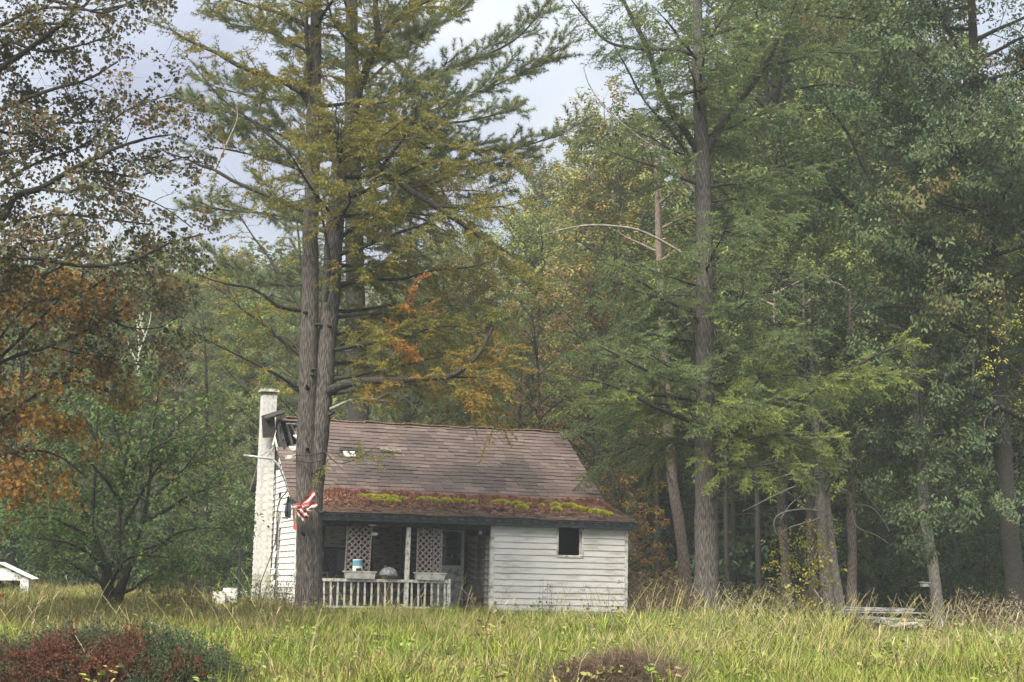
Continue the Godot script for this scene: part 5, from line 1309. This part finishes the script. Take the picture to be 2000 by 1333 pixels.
# ------------------------------------------------------------------ grass and bushes
func blade_tuft(n: int, h: float, spread: float, width: float, tones: Array, bend := 0.45) -> ArrayMesh:
	var s := Shape.new()
	for i in n:
		var a := R(0, TAU)
		var o := Vector3(cos(a), 0, sin(a)) * spread * sqrt(rng.randf())
		var out := Vector3(R(-1, 1), 0, R(-1, 1)).normalized()
		var hh := h * R(0.5, 1.15)
		var w := out.cross(Vector3.UP) * width * R(0.6, 1.3)
		var b := bend * R(0.2, 1.3)
		var p1 := o + Vector3.UP * hh * 0.55 + out * hh * b * 0.3
		var p2 := o + Vector3.UP * hh * (1.0 - 0.25 * b) + out * hh * b
		s.tint = tones[rng.randi() % tones.size()] * R(0.75, 1.2)
		s.leaf([p1 - w * 0.85, p2, p1 + w * 0.85, o + w, o - w])
	return s.mesh(mats.grass)

func stalk_mesh(h: float, head: bool, tone: Color) -> ArrayMesh:
	var s := Shape.new()
	s.tint = tone
	var pts := PackedVector3Array()
	var lean := R(0.15, 0.5)
	for i in 8:
		var q := i / 7.0
		pts.append(Vector3(lean * h * q * q, h * q * (1.0 - 0.22 * lean * q), 0))
	s.tube(pts, taper(8, 0.004, 0.0022), 3)
	s.n.clear(); s.uv.clear()
	if head:
		var tipd := (pts[7] - pts[6]).normalized()
		for i in 26:
			var o := pts[7] - tipd * R(0.0, 0.20)
			var d := (tipd + Vector3(R(-1, 1), R(-1, 0.4), R(-1, 1)) * 0.5).normalized() * R(0.015, 0.035)
			var w := d.cross(Vector3(R(-1, 1), R(-1, 1), R(-1, 1))).normalized() * 0.003
			s.tint = tone * R(0.8, 1.2)
			s.leaf([o - w, o + d, o + w])
	for i in 3:
		var o := pts[1 + i * 2]
		var d := Vector3(R(-1, 1), R(0.2, 0.9), R(-1, 1)).normalized() * R(0.15, 0.3)
		var w := d.cross(Vector3.UP).normalized() * 0.004
		s.leaf([o + d * 0.6 - w, o + d - Vector3(0, 0.05, 0), o + d * 0.6 + w, o + w, o - w])
	return s.mesh(mats.grass)

func build_meadow() -> void:
	var soft := [Color(1, 1, 1), Color(0.6, 0.75, 0.5), Color(1.35, 1.2, 0.9), Color(0.45, 0.4, 0.35), Color(1.4, 1.4, 1.0), Color(0.75, 0.95, 0.55), Color(0.35, 0.42, 0.25)]
	var kinds := [blade_tuft(90, 0.46, 0.42, 0.0052, soft, 0.5), blade_tuft(80, 0.54, 0.40, 0.005, soft, 0.75), blade_tuft(80, 0.38, 0.40, 0.0056, soft, 0.9), blade_tuft(36, 0.85, 0.40, 0.005, soft, 0.7)]
	var sets := [Leaves.new(), Leaves.new(), Leaves.new(), Leaves.new()]
	var lush := [Color(0.18, 0.245, 0.045), Color(0.22, 0.275, 0.045), Color(0.14, 0.20, 0.042)]
	var gold := [Color(0.27, 0.265, 0.055), Color(0.24, 0.255, 0.05), Color(0.29, 0.265, 0.07)]
	var straw := [Color(0.30, 0.23, 0.12), Color(0.24, 0.18, 0.10), Color(0.36, 0.29, 0.16)]
	for i in 30000:
		var d := 15.0 + 38.0 * pow(rng.randf(), 1.15)
		var x := R(-1, 1) * (0.36 * d + 2.5)
		var z := -d
		var q := home.affine_inverse() * Vector3(x, 0.5, z)
		if q.x > -0.15 and q.x < 8.6 and q.z < 0.1 and q.z > -9.4: continue
		var nn := noise_b.get_noise_2d(x * 9.0, z * 9.0)
		var n2 := noise_b.get_noise_2d(x * 3.0 + 200.0, z * 3.0)
		var right := smoothstep(2.0, 6.0, x) * smoothstep(24.0, 34.0, d)
		var px := x / d * FOCAL + 1000.0
		var n3 := noise_b.get_noise_2d(x * 24.0 + 70.0, z * 24.0)
		if n3 < -0.22 and rng.randf() < 0.75: continue
		var k := 0
		var c: Color
		var u := rng.randf() * 0.7 + 0.15 + nn * 1.3
		if d > 30.0 and x < -4.0 and u < 0.75: c = pick(straw.slice(0, 2) + [gold[1]])
		elif u < 0.36 + 0.25 * right: c = pick(lush)
		elif u < 0.93: c = pick(gold + [lush[1]])
		else: c = pick(straw)
		k = 0 if rng.randf() < 0.6 else 1
		if n2 > 0.25: k = 2
		var s := R(0.65, 1.15) * clampf((1.0 + 0.8 * n3) * (1.0 + 0.5 * nn), 0.6, 1.22)
		if right > 0.5 and px > 1235.0 and px < 1640.0 and d > 30.0 and d < 45.0 and rng.randf() < 0.16: k = 3; c = pick(straw + [gold[0], lush[1], lush[0]])
		if q.z > 0.0 and q.z < 1.2 and q.x > -0.5 and q.x < 8.6: s *= 0.62
		elif d > 33.0 and px > 400 and px < 1235: s *= 0.85
		if px > 1580.0 and px < 1840.0 and d > 35.0: s *= 0.4
		if px > 1640.0 and d > 30.0: s *= 0.75
		if px > 1090.0 and px < 1345.0 and d < 20.6: s *= 0.4
		if px > 400.0 and px < 490.0 and d > 34.0: s *= 0.6
		if px < 470.0 and d < 21.0: s *= 0.55
		(sets[k] as Leaves).put(Vector3(x, ground(x, z) - 0.02, z), Vector3(R(-1, 1), R(-0.08, 0.08), R(-1, 1)), Vector3(R(-0.1, 0.1), 1, R(-0.1, 0.1)), s, c)
	var root := Node3D.new()
	root.name = "meadow_grass"
	add_child(root)
	tag(root, "unmown yellow green meadow grass in front of the cottage", "grass")
	root.set_meta("kind", "stuff")
	for k in 4: many("grass", sets[k], kinds[k], root, true)
	# broad leaved weeds and small pale flowers among the grass
	var wl := Leaves.new()
	var fl := Leaves.new()
	for i in 2600:
		var d := R(18, 44)
		var x := R(-0.34, 0.34) * d
		if noise_b.get_noise_2d(x * 14.0 + 900.0, d * 14.0) < 0.05: continue
		var q := home.affine_inverse() * Vector3(x, 0.5, -d)
		if q.x > -0.15 and q.x < 8.6 and q.z < 0.3 and q.z > -9.4: continue
		var hh := R(0.12, 0.55)
		var o := Vector3(x, ground(x, -d) + hh, -d)
		wl.put(o, Vector3(R(-1, 1), R(-0.2, 0.8), R(-1, 1)), Vector3.UP, R(0.8, 1.7), pick([Color(0.22, 0.29, 0.06), Color(0.27, 0.31, 0.07), Color(0.18, 0.24, 0.06), Color(0.28, 0.2, 0.1)]))
		if rng.randf() < 0.08: fl.put(o + Vector3(0, 0.12, 0), Vector3(R(-1, 1), 0.4, R(-1, 1)), Vector3.UP, 0.35, pick([Color(0.5, 0.48, 0.6), Color(0.6, 0.6, 0.58), Color(0.6, 0.5, 0.08)]))
	many("weeds", wl, wood_leaf.weed, root, true)
	many("flowers", fl, wood_leaf.weed, root, true)
	# seed stalks standing over the grass
	var st := Node3D.new()
	st.name = "seed_stalks"
	add_child(st)
	tag(st, "tall bleached seed stalks sticking out of the meadow", "grass")
	st.set_meta("kind", "stuff")
	for v in 5:
		var l := Leaves.new()
		for i in 150:
			var d := R(19, 44)
			var px := R(-50, 2050)
			if rng.randf() < 0.55: px = R(1150, 2050)
			var p := foot(px, d)
			var q := home.affine_inverse() * p
			if q.x > -0.3 and q.x < 8.7 and q.z < 0.2: continue
			var a := R(-0.6, 0.6) + (PI if rng.randf() < 0.35 else 0.0)
			l.put(p, Vector3(cos(a), 0, sin(a)), Vector3.UP, R(0.6, 1.25), pick([Color(0.42, 0.36, 0.22), Color(0.36, 0.32, 0.12), Color(0.30, 0.24, 0.15)]))
		many("stalk", l, stalk_mesh(1.05, v != 2, Color(1, 1, 1)), st, true)

func build_bushes() -> void:
	# the low juniper, rust brown in front
	var o := foot(205, 20.0)
	var n := thing("juniper_bush", "low spreading juniper, green on top with rust brown dead foliage in front", "bush", o)
	var l := Leaves.new()
	var w := Shape.new()
	for i in 6000:
		var a := R(0, TAU)
		var q := sqrt(rng.randf())
		var v := R(0.0, 1.0)
		var edge := 1.0 + 0.22 * noise_b.get_noise_2d(cos(a) * 60.0, sin(a) * 60.0 + 9.0)
		var e := Vector3(cos(a) * q * 1.5 * edge, 0, sin(a) * q * 1.1 * edge)
		var top := 0.52 * sqrt(maxf(0.0, 1.0 - q * q * 0.9)) * (1.0 + 0.9 * noise_b.get_noise_2d(e.x * 55.0, e.z * 55.0) + (0.35 if rng.randf() < 0.04 else 0.0))
		e.y = top * (1.0 - 0.6 * v * v)
		var dead := 1.6 * noise_b.get_noise_2d(e.x * 34.0 + 400.0, e.y * 50.0 + e.z * 20.0) + 0.75 * smoothstep(-0.2, 0.8, e.z) - 0.7 * smoothstep(0.4, 0.8, e.y) - 0.2 * smoothstep(0.4, 1.4, e.x) + 0.08
		var c := pick([Color(0.15, 0.055, 0.035), Color(0.09, 0.045, 0.035), Color(0.20, 0.08, 0.045), Color(0.08, 0.05, 0.04)]) if dead > 0.36 else pick([Color(0.075, 0.11, 0.05), Color(0.10, 0.13, 0.075), Color(0.055, 0.085, 0.045), Color(0.12, 0.12, 0.07)])
		l.put(e, Vector3(e.x * 0.5 + R(-0.6, 0.6), 0.8 + R(-0.3, 0.5), e.z * 0.5 + R(-0.6, 0.6)), Vector3(R(-1, 1), R(-1, 1), R(-1, 1)), R(0.45, 0.95), c)
	for i in 60:
		var a := R(0, TAU)
		var r := R(0.5, 1.5)
		w.tube(PackedVector3Array([Vector3(0, 0.02, 0), Vector3(cos(a) * r * 0.5, 0.22, sin(a) * r * 0.4), Vector3(cos(a) * r, R(0.3, 0.6), sin(a) * r * 0.7)]), taper(3, 0.015, 0.004), 4)
	part("branches", w.mesh(mats.bark_dark), n).set_meta("kind", "stuff")
	many("foliage", l, wood_leaf.juniper, n, true)
	# heap of dead brush
	o = foot(1215, 20.3)
	n = thing("brush_heap", "low heap of dead dark brown brush in the foreground grass", "brush heap", o)
	l = Leaves.new()
	for i in 2200:
		var a := R(0, TAU)
		var q := sqrt(rng.randf())
		var e := Vector3(cos(a) * q * 0.95, 0.05 + 0.44 * (1.0 - q * q) * R(0.1, 1.2), sin(a) * q * 0.8)
		l.put(e, Vector3(e.x + R(-1, 1), R(0.0, 0.9), e.z + R(-1, 1)), Vector3(R(-1, 1), 1, R(-1, 1)), R(0.35, 0.85), pick([Color(0.10, 0.06, 0.045), Color(0.07, 0.045, 0.035), Color(0.20, 0.14, 0.09), Color(0.26, 0.20, 0.14)]))
	many("twigs", l, wood_leaf.brush, n, true)
	w = Shape.new()
	for i in 46:
		var a := R(0, TAU)
		var b := Vector3(cos(a), 0, sin(a)) * R(0.0, 0.8)
		var dv := Vector3(R(-1, 1), R(0.1, 0.6), R(-1, 1)).normalized() * R(0.4, 0.9)
		var md := b + dv * 0.5 + Vector3(R(-0.1, 0.1), R(0.1, 0.25), R(-0.1, 0.1))
		var r0 := R(0.006, 0.016)
		w.tube(PackedVector3Array([b, md, b + dv]), taper(3, r0, r0 * 0.4), 4)
		for k in 3: w.tube(PackedVector3Array([b.lerp(md, R(0.3, 1.0)), md + dv * R(0.2, 0.5) + Vector3(R(-0.25, 0.25), R(0, 0.2), R(-0.25, 0.25))]), taper(2, r0 * 0.5, 0.002), 3)
	part("branches", w.mesh(mats.bark_pale), n).set_meta("kind", "stuff")
	# brown weeds left of the chimney, weeds on the chimney's foot, weeds against the house, goldenrod
	weeds("dry_weeds", "clump of dry brown weeds between the dogwood and the stone blocks", [[300, 40], [325, 39], [345, 41], [365, 39], [385, 40], [402, 41], [335, 38.5], [375, 38]], 9, 1.0, [Color(0.16, 0.09, 0.05), Color(0.11, 0.07, 0.04), Color(0.14, 0.12, 0.05)])
	weeds("chimney_weeds", "green weeds growing up the foot of the chimney and torn gable", [[505, 43.5], [520, 43.2], [532, 43.0], [545, 42.6], [556, 42.2], [566, 41.8], [538, 42.8], [515, 43.4]], 7, 0.95, [Color(0.07, 0.10, 0.04), Color(0.10, 0.13, 0.05), Color(0.12, 0.10, 0.05)])
	weeds("porch_weeds", "tall mixed weeds in front of the porch railing's right end", [[850, 40.2], [872, 40.4], [890, 40.6], [908, 40.8], [925, 41.0], [940, 41.2]], 6, 0.75, [Color(0.16, 0.17, 0.04), Color(0.24, 0.20, 0.06), Color(0.18, 0.09, 0.06), Color(0.08, 0.11, 0.04)])
	weeds("wall_weeds", "sparse dark stalks standing before the white front room wall", [[1062, 41.6], [1070, 41.7], [1078, 41.8], [1150, 42.2], [1180, 42.4]], 3, 1.05, [Color(0.06, 0.045, 0.035), Color(0.10, 0.09, 0.05)], 0.35)
	weeds("corner_weeds", "rank dry weeds at the right corner of the cottage", [[1240, 43.2], [1258, 42.5], [1280, 43.0], [1300, 42.0], [1322, 42.8], [1345, 41.0], [1268, 41.0], [1312, 44.0], [1335, 44.0], [1250, 40.0], [1290, 39.5], [1330, 39.0]], 14, 1.25, [Color(0.20, 0.14, 0.08), Color(0.14, 0.13, 0.05), Color(0.22, 0.20, 0.07), Color(0.10, 0.06, 0.05)])
	weeds("pale_weeds", "pale greyish weed thicket right of the green larch's foot", [[1420, 42.5], [1450, 43.5], [1480, 44.0], [1510, 43.0], [1540, 44.5], [1570, 45.0], [1600, 45.0], [1440, 45.0], [1500, 45.5], [1555, 43.5], [1430, 40.0], [1475, 39.5], [1520, 40.0], [1565, 41.0]], 14, 1.1, [Color(0.24, 0.23, 0.12), Color(0.17, 0.19, 0.08), Color(0.28, 0.25, 0.15)])
	weeds("shelter_weeds", "bright green weeds in front of the white shelter", [[12, 42.5], [28, 42.0], [45, 41.5], [62, 41.5]], 7, 0.7, [Color(0.13, 0.19, 0.04), Color(0.17, 0.2, 0.05), Color(0.2, 0.15, 0.06)])
	weeds("edge_weeds", "bleached arching weeds before the oak at the right edge", [[1900, 40.0], [1925, 39.0], [1950, 38.0], [1975, 39.5], [1995, 38.0], [1940, 41.0], [1880, 42.0], [1860, 43.0]], 11, 1.05, [Color(0.32, 0.27, 0.18), Color(0.24, 0.22, 0.12), Color(0.30, 0.22, 0.15)])
	weeds("broad_weed", "large leaved green weed behind the chimney's left side", [[478, 46.5], [484, 46.8]], 6, 1.3, [Color(0.10, 0.18, 0.05), Color(0.13, 0.21, 0.06)], 1.6)

func weeds(called: String, label: String, spots: Array, n: int, h: float, tones: Array, leafy := 1.0) -> void:
	var t0 := thing(called, label, "weeds")
	var s := Shape.new()
	var l := Leaves.new()
	for q in spots:
		for i in n:
			var p := foot(q[0] + R(-12, 12), q[1] + R(-0.4, 0.4))
			var hh := h * R(0.55, 1.2)
			var lean := Vector3(R(-1, 1), 0, R(-1, 1)) * 0.3 * hh
			var pts := PackedVector3Array([p, p + Vector3.UP * hh * 0.5 + lean * 0.3, p + Vector3.UP * hh + lean])
			s.tube(pts, taper(3, 0.006, 0.002), 3)
			for j in int(9 * leafy * hh):
				var k := R(0.15, 1.0)
				l.put(p.lerp(pts[2], k), Vector3(R(-1, 1), R(-0.4, 0.6), R(-1, 1)), Vector3.UP, R(0.35, 0.75) * (1.5 if leafy > 1.2 else 1.0), pick(tones))
	part("stems", s.mesh(mats.twig), t0).set_meta("kind", "stuff")
	many("foliage", l, wood_leaf.weed, t0, true)

# ------------------------------------------------------------------ things about the yard
func build_yard() -> void:
	# small white gabled shelter
	var o := foot(2, 44)
	var t := thing("white_shelter", "small white gabled shelter with a dark opening at the left edge", "shelter", o, 0.15)
	var s := Shape.new()
	var w := 0.72
	s.box(Transform3D(Basis(), Vector3(-0.62, 0.3, 0)), Vector3(0.2, 0.6, 0.9))
	s.box(Transform3D(Basis(), Vector3(0.62, 0.3, 0)), Vector3(0.2, 0.6, 0.9))
	part("wall", s.mesh(mats.shed), t)
	block("back_wall", t, Vector3(0, 0.3, -0.42), Vector3(1.04, 0.6, 0.04), mats.black)
	for k in 3:
		block("gable_board", t, Vector3(0, 0.645 + 0.1 * k, 0.43), Vector3(1.44 - 0.42 * k, 0.096, 0.03), mats.shed)
	block("roof_sheet", t, Vector3(-0.41, 0.83, 0), Vector3(0.94, 0.025, 1.05), mats.shed, Basis(Vector3.BACK, 0.45))
	block("roof_sheet", t, Vector3(0.41, 0.83, 0), Vector3(0.94, 0.025, 1.05), mats.shed, Basis(Vector3.BACK, -0.45))
	t.scale = Vector3.ONE * 1.08
	# pale stone blocks
	for q in [[428, 47.5, 0.36, 0.45, "pale stone block, leftmost and lowest of the three by the iron post"], [452, 47.8, 0.42, 0.56, "tallest pale stone block, in the middle left of the iron post"], [474, 48.0, 0.26, 0.48, "narrow pale stone block at the right of the iron post"]]:
		var b := thing("stone_block", q[4], "stone block", foot(q[0], q[1]), R(-0.2, 0.2), "pale blocks left of the chimney")
		var sh := Shape.new()
		sh.box(Transform3D(Basis(), Vector3(0, q[3] * 0.5, 0)), Vector3(q[2], q[3], 0.4))
		sh.box(Transform3D(Basis(), Vector3(0, q[3] + 0.025, 0)), Vector3(q[2] * 0.94, 0.05, 0.36))
		part("body", sh.mesh(mats.block[0]), b)
	var post := thing("iron_post", "thin dark iron post standing left of the chimney", "post", foot(467, 46))
	var pm := Shape.new()
	pm.tube(PackedVector3Array([Vector3(0, -0.1, 0), Vector3(0.01, 0.9, 0), Vector3(0, 1.78, 0)]), PackedFloat32Array([0.045, 0.042, 0.04]), 10)
	part("shaft", pm.mesh(mats.black), post)
	block("top_plate", post, Vector3(0, 1.79, 0), Vector3(0.10, 0.02, 0.10), mats.black)
	# red tub at the very edge
	var tub := thing("red_tub", "small red plastic tub at the left edge in the grass", "tub", foot(0, 38) + Vector3(0, 0.25, 0))
	s = Shape.new()
	lathe(s, [Vector2(0, 0), Vector2(0.09, 0), Vector2(0.115, 0.2), Vector2(0.125, 0.2), Vector2(0.125, 0.23), Vector2(0.105, 0.23), Vector2(0.085, 0.03)], 16)
	part("body", s.mesh(mats.red), tub)
	# stack of weathered boards
	var rows := [
		["weathered_board", "topmost wide grey board of the stack near the leaning trunk", 1640, 1189, 1780, 1192, 46.2, 0.10, 0.26],
		["weathered_board", "longest thin grey board, second from the top of the stack", 1600, 1196, 1812, 1198, 45.9, 0.035, 0.2],
		["weathered_board", "pale grey board in the middle of the stack with a split end", 1676, 1206, 1810, 1213, 45.6, 0.07, 0.15],
		["weathered_board", "short dark grey plank lowest in the stack", 1712, 1214, 1790, 1222, 45.4, 0.09, 0.2]]
	for q in rows:
		var a := at(q[2], q[3], q[6])
		var b := at(q[4], q[5], q[6] + 0.25)
		var n := thing(q[0], q[1], "board", (a + b) * 0.5, 0.0, "weathered boards stacked at the wood's edge")
		var dir := (b - a).normalized()
		var bs := Basis(dir, Vector3.UP, dir.cross(Vector3.UP)).orthonormalized()
		block("plank", n, Vector3.ZERO, Vector3(a.distance_to(b), q[7], q[8]), mats.weathered, bs)
		block("split_end", n, dir * a.distance_to(b) * 0.52 + Vector3(0, 0.01, 0), Vector3(0.12, q[7] * 0.5, q[8] * 0.4), mats.weathered, bs)
	for q in [[1655, 46.1, "dark left trestle under the weathered boards"], [1768, 46.2, "dark right trestle under the weathered boards"]]:
		var p := foot(q[0], q[1])
		var y: float = at(q[0], 1203, q[1]).y
		var n := thing("trestle", q[2], "trestle", p, 0.0, "trestles under the boards")
		var hh: float = maxf(0.2, y - p.y)
		block("cross_bar", n, Vector3(0, hh, 0), Vector3(0.08, 0.06, 0.7), mats.bark_dark)
		for e in [-0.3, 0.3]: block("leg", n, Vector3(0, hh * 0.5 - 0.05, e), Vector3(0.07, hh, 0.07), mats.bark_dark)
	var log_ := thing("fallen_log", "pale bleached log lying under the weathered boards", "log")
	var lp := trace([[1735, 1226], [1760, 1222], [1785, 1220], [1805, 1226]], 45.0, 4)
	s = Shape.new()
	s.tube(lp, taper(lp.size(), 0.07, 0.05), 9, noise_a, 0.01)
	part("stem", s.mesh(mats.bark_dead), log_)
	# bird feeder on its pole
	var f := foot(1806, 46.0)
	var fy := at(1806, 1147, 46.0).y - f.y
	var bf := thing("bird_feeder", "small pale tray bird feeder on a pole left of the leaning trunk", "bird feeder", f)
	block("pole", bf, Vector3(0.02, fy * 0.5, 0), Vector3(0.045, fy, 0.045), mats.bark_dark)
	block("tray", bf, Vector3(0, fy + 0.05, 0), Vector3(0.22, 0.09, 0.2), mats.trim)
	block("roof", bf, Vector3(0, fy + 0.125, 0), Vector3(0.27, 0.03, 0.25), mats.planter, Basis(Vector3.BACK, -0.06))
	# electric meter box at the chimney's foot
	var mb := thing("meter_box", "small grey box at the foot of the chimney", "utility box")
	set_on_house(mb, Vector3(-0.10, -0.2, -5.1))
	block("case", mb, Vector3(0, 0.3, 0), Vector3(0.22, 0.55, 0.2), mats.weathered)
	block("lid", mb, Vector3(0, 0.59, 0), Vector3(0.24, 0.03, 0.22), mats.metal)
	var cp := Shape.new()
	lathe(cp, [Vector2(0, 0), Vector2(0.045, 0.0), Vector2(0.045, 0.03), Vector2(0, 0.03)], 12)
	part("knockout", cp.mesh(mats.black), mb, Transform3D(Basis(Vector3.RIGHT, PI / 2), Vector3(-0.05, 0.42, 0.095)))

# ------------------------------------------------------------------ ground
func build_ground() -> void:
	var xs := PackedFloat32Array()
	var zs := PackedFloat32Array()
	for i in 61:
		var q := (i - 30) / 30.0
		xs.append(signf(q) * (45.0 * absf(q) + 155.0 * pow(absf(q), 4)))
	for i in 91:
		var q := i / 90.0
		zs.append(20.0 - 110.0 * q - 130.0 * pow(q, 5))
	var st := Shape.new()
	for j in zs.size():
		for i in xs.size():
			var p := Vector3(xs[i], ground(xs[i], zs[j]), zs[j])
			st.p.append(p); st.c.append(Color(1, 1, 1)); st.uv.append(Vector2(p.x, p.z))
			var e := 0.5
			st.n.append(Vector3(ground(p.x - e, p.z) - ground(p.x + e, p.z), 2 * e, ground(p.x, p.z - e) - ground(p.x, p.z + e)).normalized())
	var w := xs.size()
	for j in zs.size() - 1:
		for i in w - 1:
			var a := j * w + i
			st.ix.append_array([a, a + w, a + 1, a + 1, a + w, a + w + 1])
	struct("ground", st.mesh(mats.soil))

func cloud_sky() -> PanoramaSkyMaterial:
	var im := Image.create(1024, 512, false, Image.FORMAT_RGBF)
	var n := FastNoiseLite.new()
	n.seed = 12; n.frequency = 1.5; n.fractal_octaves = 4; n.noise_type = FastNoiseLite.TYPE_SIMPLEX_SMOOTH
	for y in 512:
		var el := (0.5 - (y + 0.5) / 512.0) * PI
		for x in 1024:
			var az := (x + 0.5) / 1024.0 * TAU
			var d := Vector3(cos(el) * sin(az), sin(el), cos(el) * cos(az))
			var v := n.get_noise_3d(d.x * 2.0, d.y * 4.0, d.z * 2.0)
			var hue := Color(0.86, 0.945, 1.11).lerp(Color(0.82, 0.89, 1.15) if v < 0 else Color(0.95, 1.0, 1.05), clampf(absf(v) * 2.2, 0, 1))
			var lum := 0.073 * (1.0 + 2.0 * maxf(d.y, 0.0)) * (1.0 + 0.42 * v)
			var c := hue * lum
			im.set_pixel(x, y, c)
	var m := PanoramaSkyMaterial.new()
	m.panorama = ImageTexture.create_from_image(im)
	return m

# ------------------------------------------------------------------ all of it
func _ready() -> void:
	rng.seed = 20240917
	noise_a.seed = 4; noise_a.frequency = 1.0; noise_a.fractal_octaves = 3
	noise_b.seed = 9; noise_b.frequency = 0.05; noise_b.fractal_octaves = 3
	var cam := Camera3D.new()
	cam.name = "camera"
	cam.fov = rad_to_deg(2.0 * atan(666.5 / FOCAL))
	cam.near = 0.1; cam.far = 3000.0
	add_child(cam)
	cam.position = Vector3(0, EYE, 0)
	cam.rotation_degrees = Vector3(PITCH, 0, 0)
	cam.current = true
	var env := Environment.new()
	env.background_mode = Environment.BG_SKY
	env.sky = Sky.new()
	env.sky.sky_material = cloud_sky()
	env.background_energy_multiplier = 1.0
	env.tonemap_mode = Environment.TONE_MAPPER_LINEAR
	env.tonemap_exposure = 7.2
	env.fog_enabled = true
	env.fog_mode = Environment.FOG_MODE_EXPONENTIAL
	env.fog_density = 0.0007
	env.fog_light_color = Color(0.86, 0.89, 0.90)
	env.sdfgi_enabled = true; env.ssao_enabled = true; env.ssil_enabled = true
	var we := WorldEnvironment.new()
	we.name = "world"
	we.environment = env
	add_child(we)
	var sun := DirectionalLight3D.new()
	sun.name = "sun"
	sun.light_energy = 0.5
	sun.light_color = Color(1.0, 0.965, 0.89)
	sun.light_angular_distance = 35.0
	sun.shadow_enabled = true
	add_child(sun)
	sun.rotation_degrees = Vector3(-50, -28, 0)
	make_materials()
	var even := [Color(1, 1, 1), Color(0.9, 0.95, 0.85), Color(1.1, 1.0, 0.9)]
	wood_leaf.larch_a = larch_spray(even)
	wood_leaf.larch_b = larch_spray(even)
	wood_leaf.pine = pine_tuft(even)
	wood_leaf.maple = leaf_bunch("maple", 21, 0.072, 0.36, [Color(1, 1, 1), Color(0.8, 0.9, 0.8), Color(1.3, 0.95, 0.7), Color(0.7, 0.7, 0.75)], 0.5)
	wood_leaf.dogwood = leaf_bunch("oval", 20, 0.075, 0.34, [Color(1, 1, 1), Color(0.85, 1, 0.9), Color(1.2, 1.15, 0.9)], 0.2)
	wood_leaf.oak = leaf_bunch("oak", 26, 0.12, 0.46, [Color(1, 1, 1), Color(0.85, 0.95, 0.9), Color(1.2, 1.15, 0.9)], 0.5)
	wood_leaf.oval = leaf_bunch("oval", 9, 0.10, 0.28, [Color(1, 1, 1), Color(0.9, 1, 0.9), Color(1.2, 1.0, 0.9)], 0.4)
	wood_leaf.far = leaf_bunch("oval", 32, 0.135, 0.52, [Color(1, 1, 1), Color(0.8, 0.92, 0.85), Color(1.2, 1.12, 0.85), Color(0.7, 0.75, 0.8)], 0.35)
	wood_leaf.weed = leaf_bunch("oval", 6, 0.085, 0.14, even, 0.2)
	wood_leaf.juniper = larch_spray(even)
	var br := Shape.new()
	for i in 9:
		var a := Vector3(R(-0.05, 0.05), R(-0.05, 0.05), R(-0.05, 0.05))
		br.tint = Color(1, 1, 1) * R(0.6, 1.3)
		br.tube(PackedVector3Array([a, a + Vector3(R(0.15, 0.3), R(-0.05, 0.1), R(-0.08, 0.08)), a + Vector3(R(0.35, 0.6), R(-0.1, 0.15), R(-0.2, 0.2))]), taper(3, 0.006, 0.002), 3)
	wood_leaf.brush = br.mesh(mats.dead_leaf)
	build_ground()
	build_cottage()
	build_left_larch()
	build_right_larch()
	build_white_pine()
	build_maples()
	build_dogwood()
	build_oak()
	build_wood()
	build_meadow()
	build_bushes()
	build_yard()
	porch_things()
	build_flag()
	build_cables()
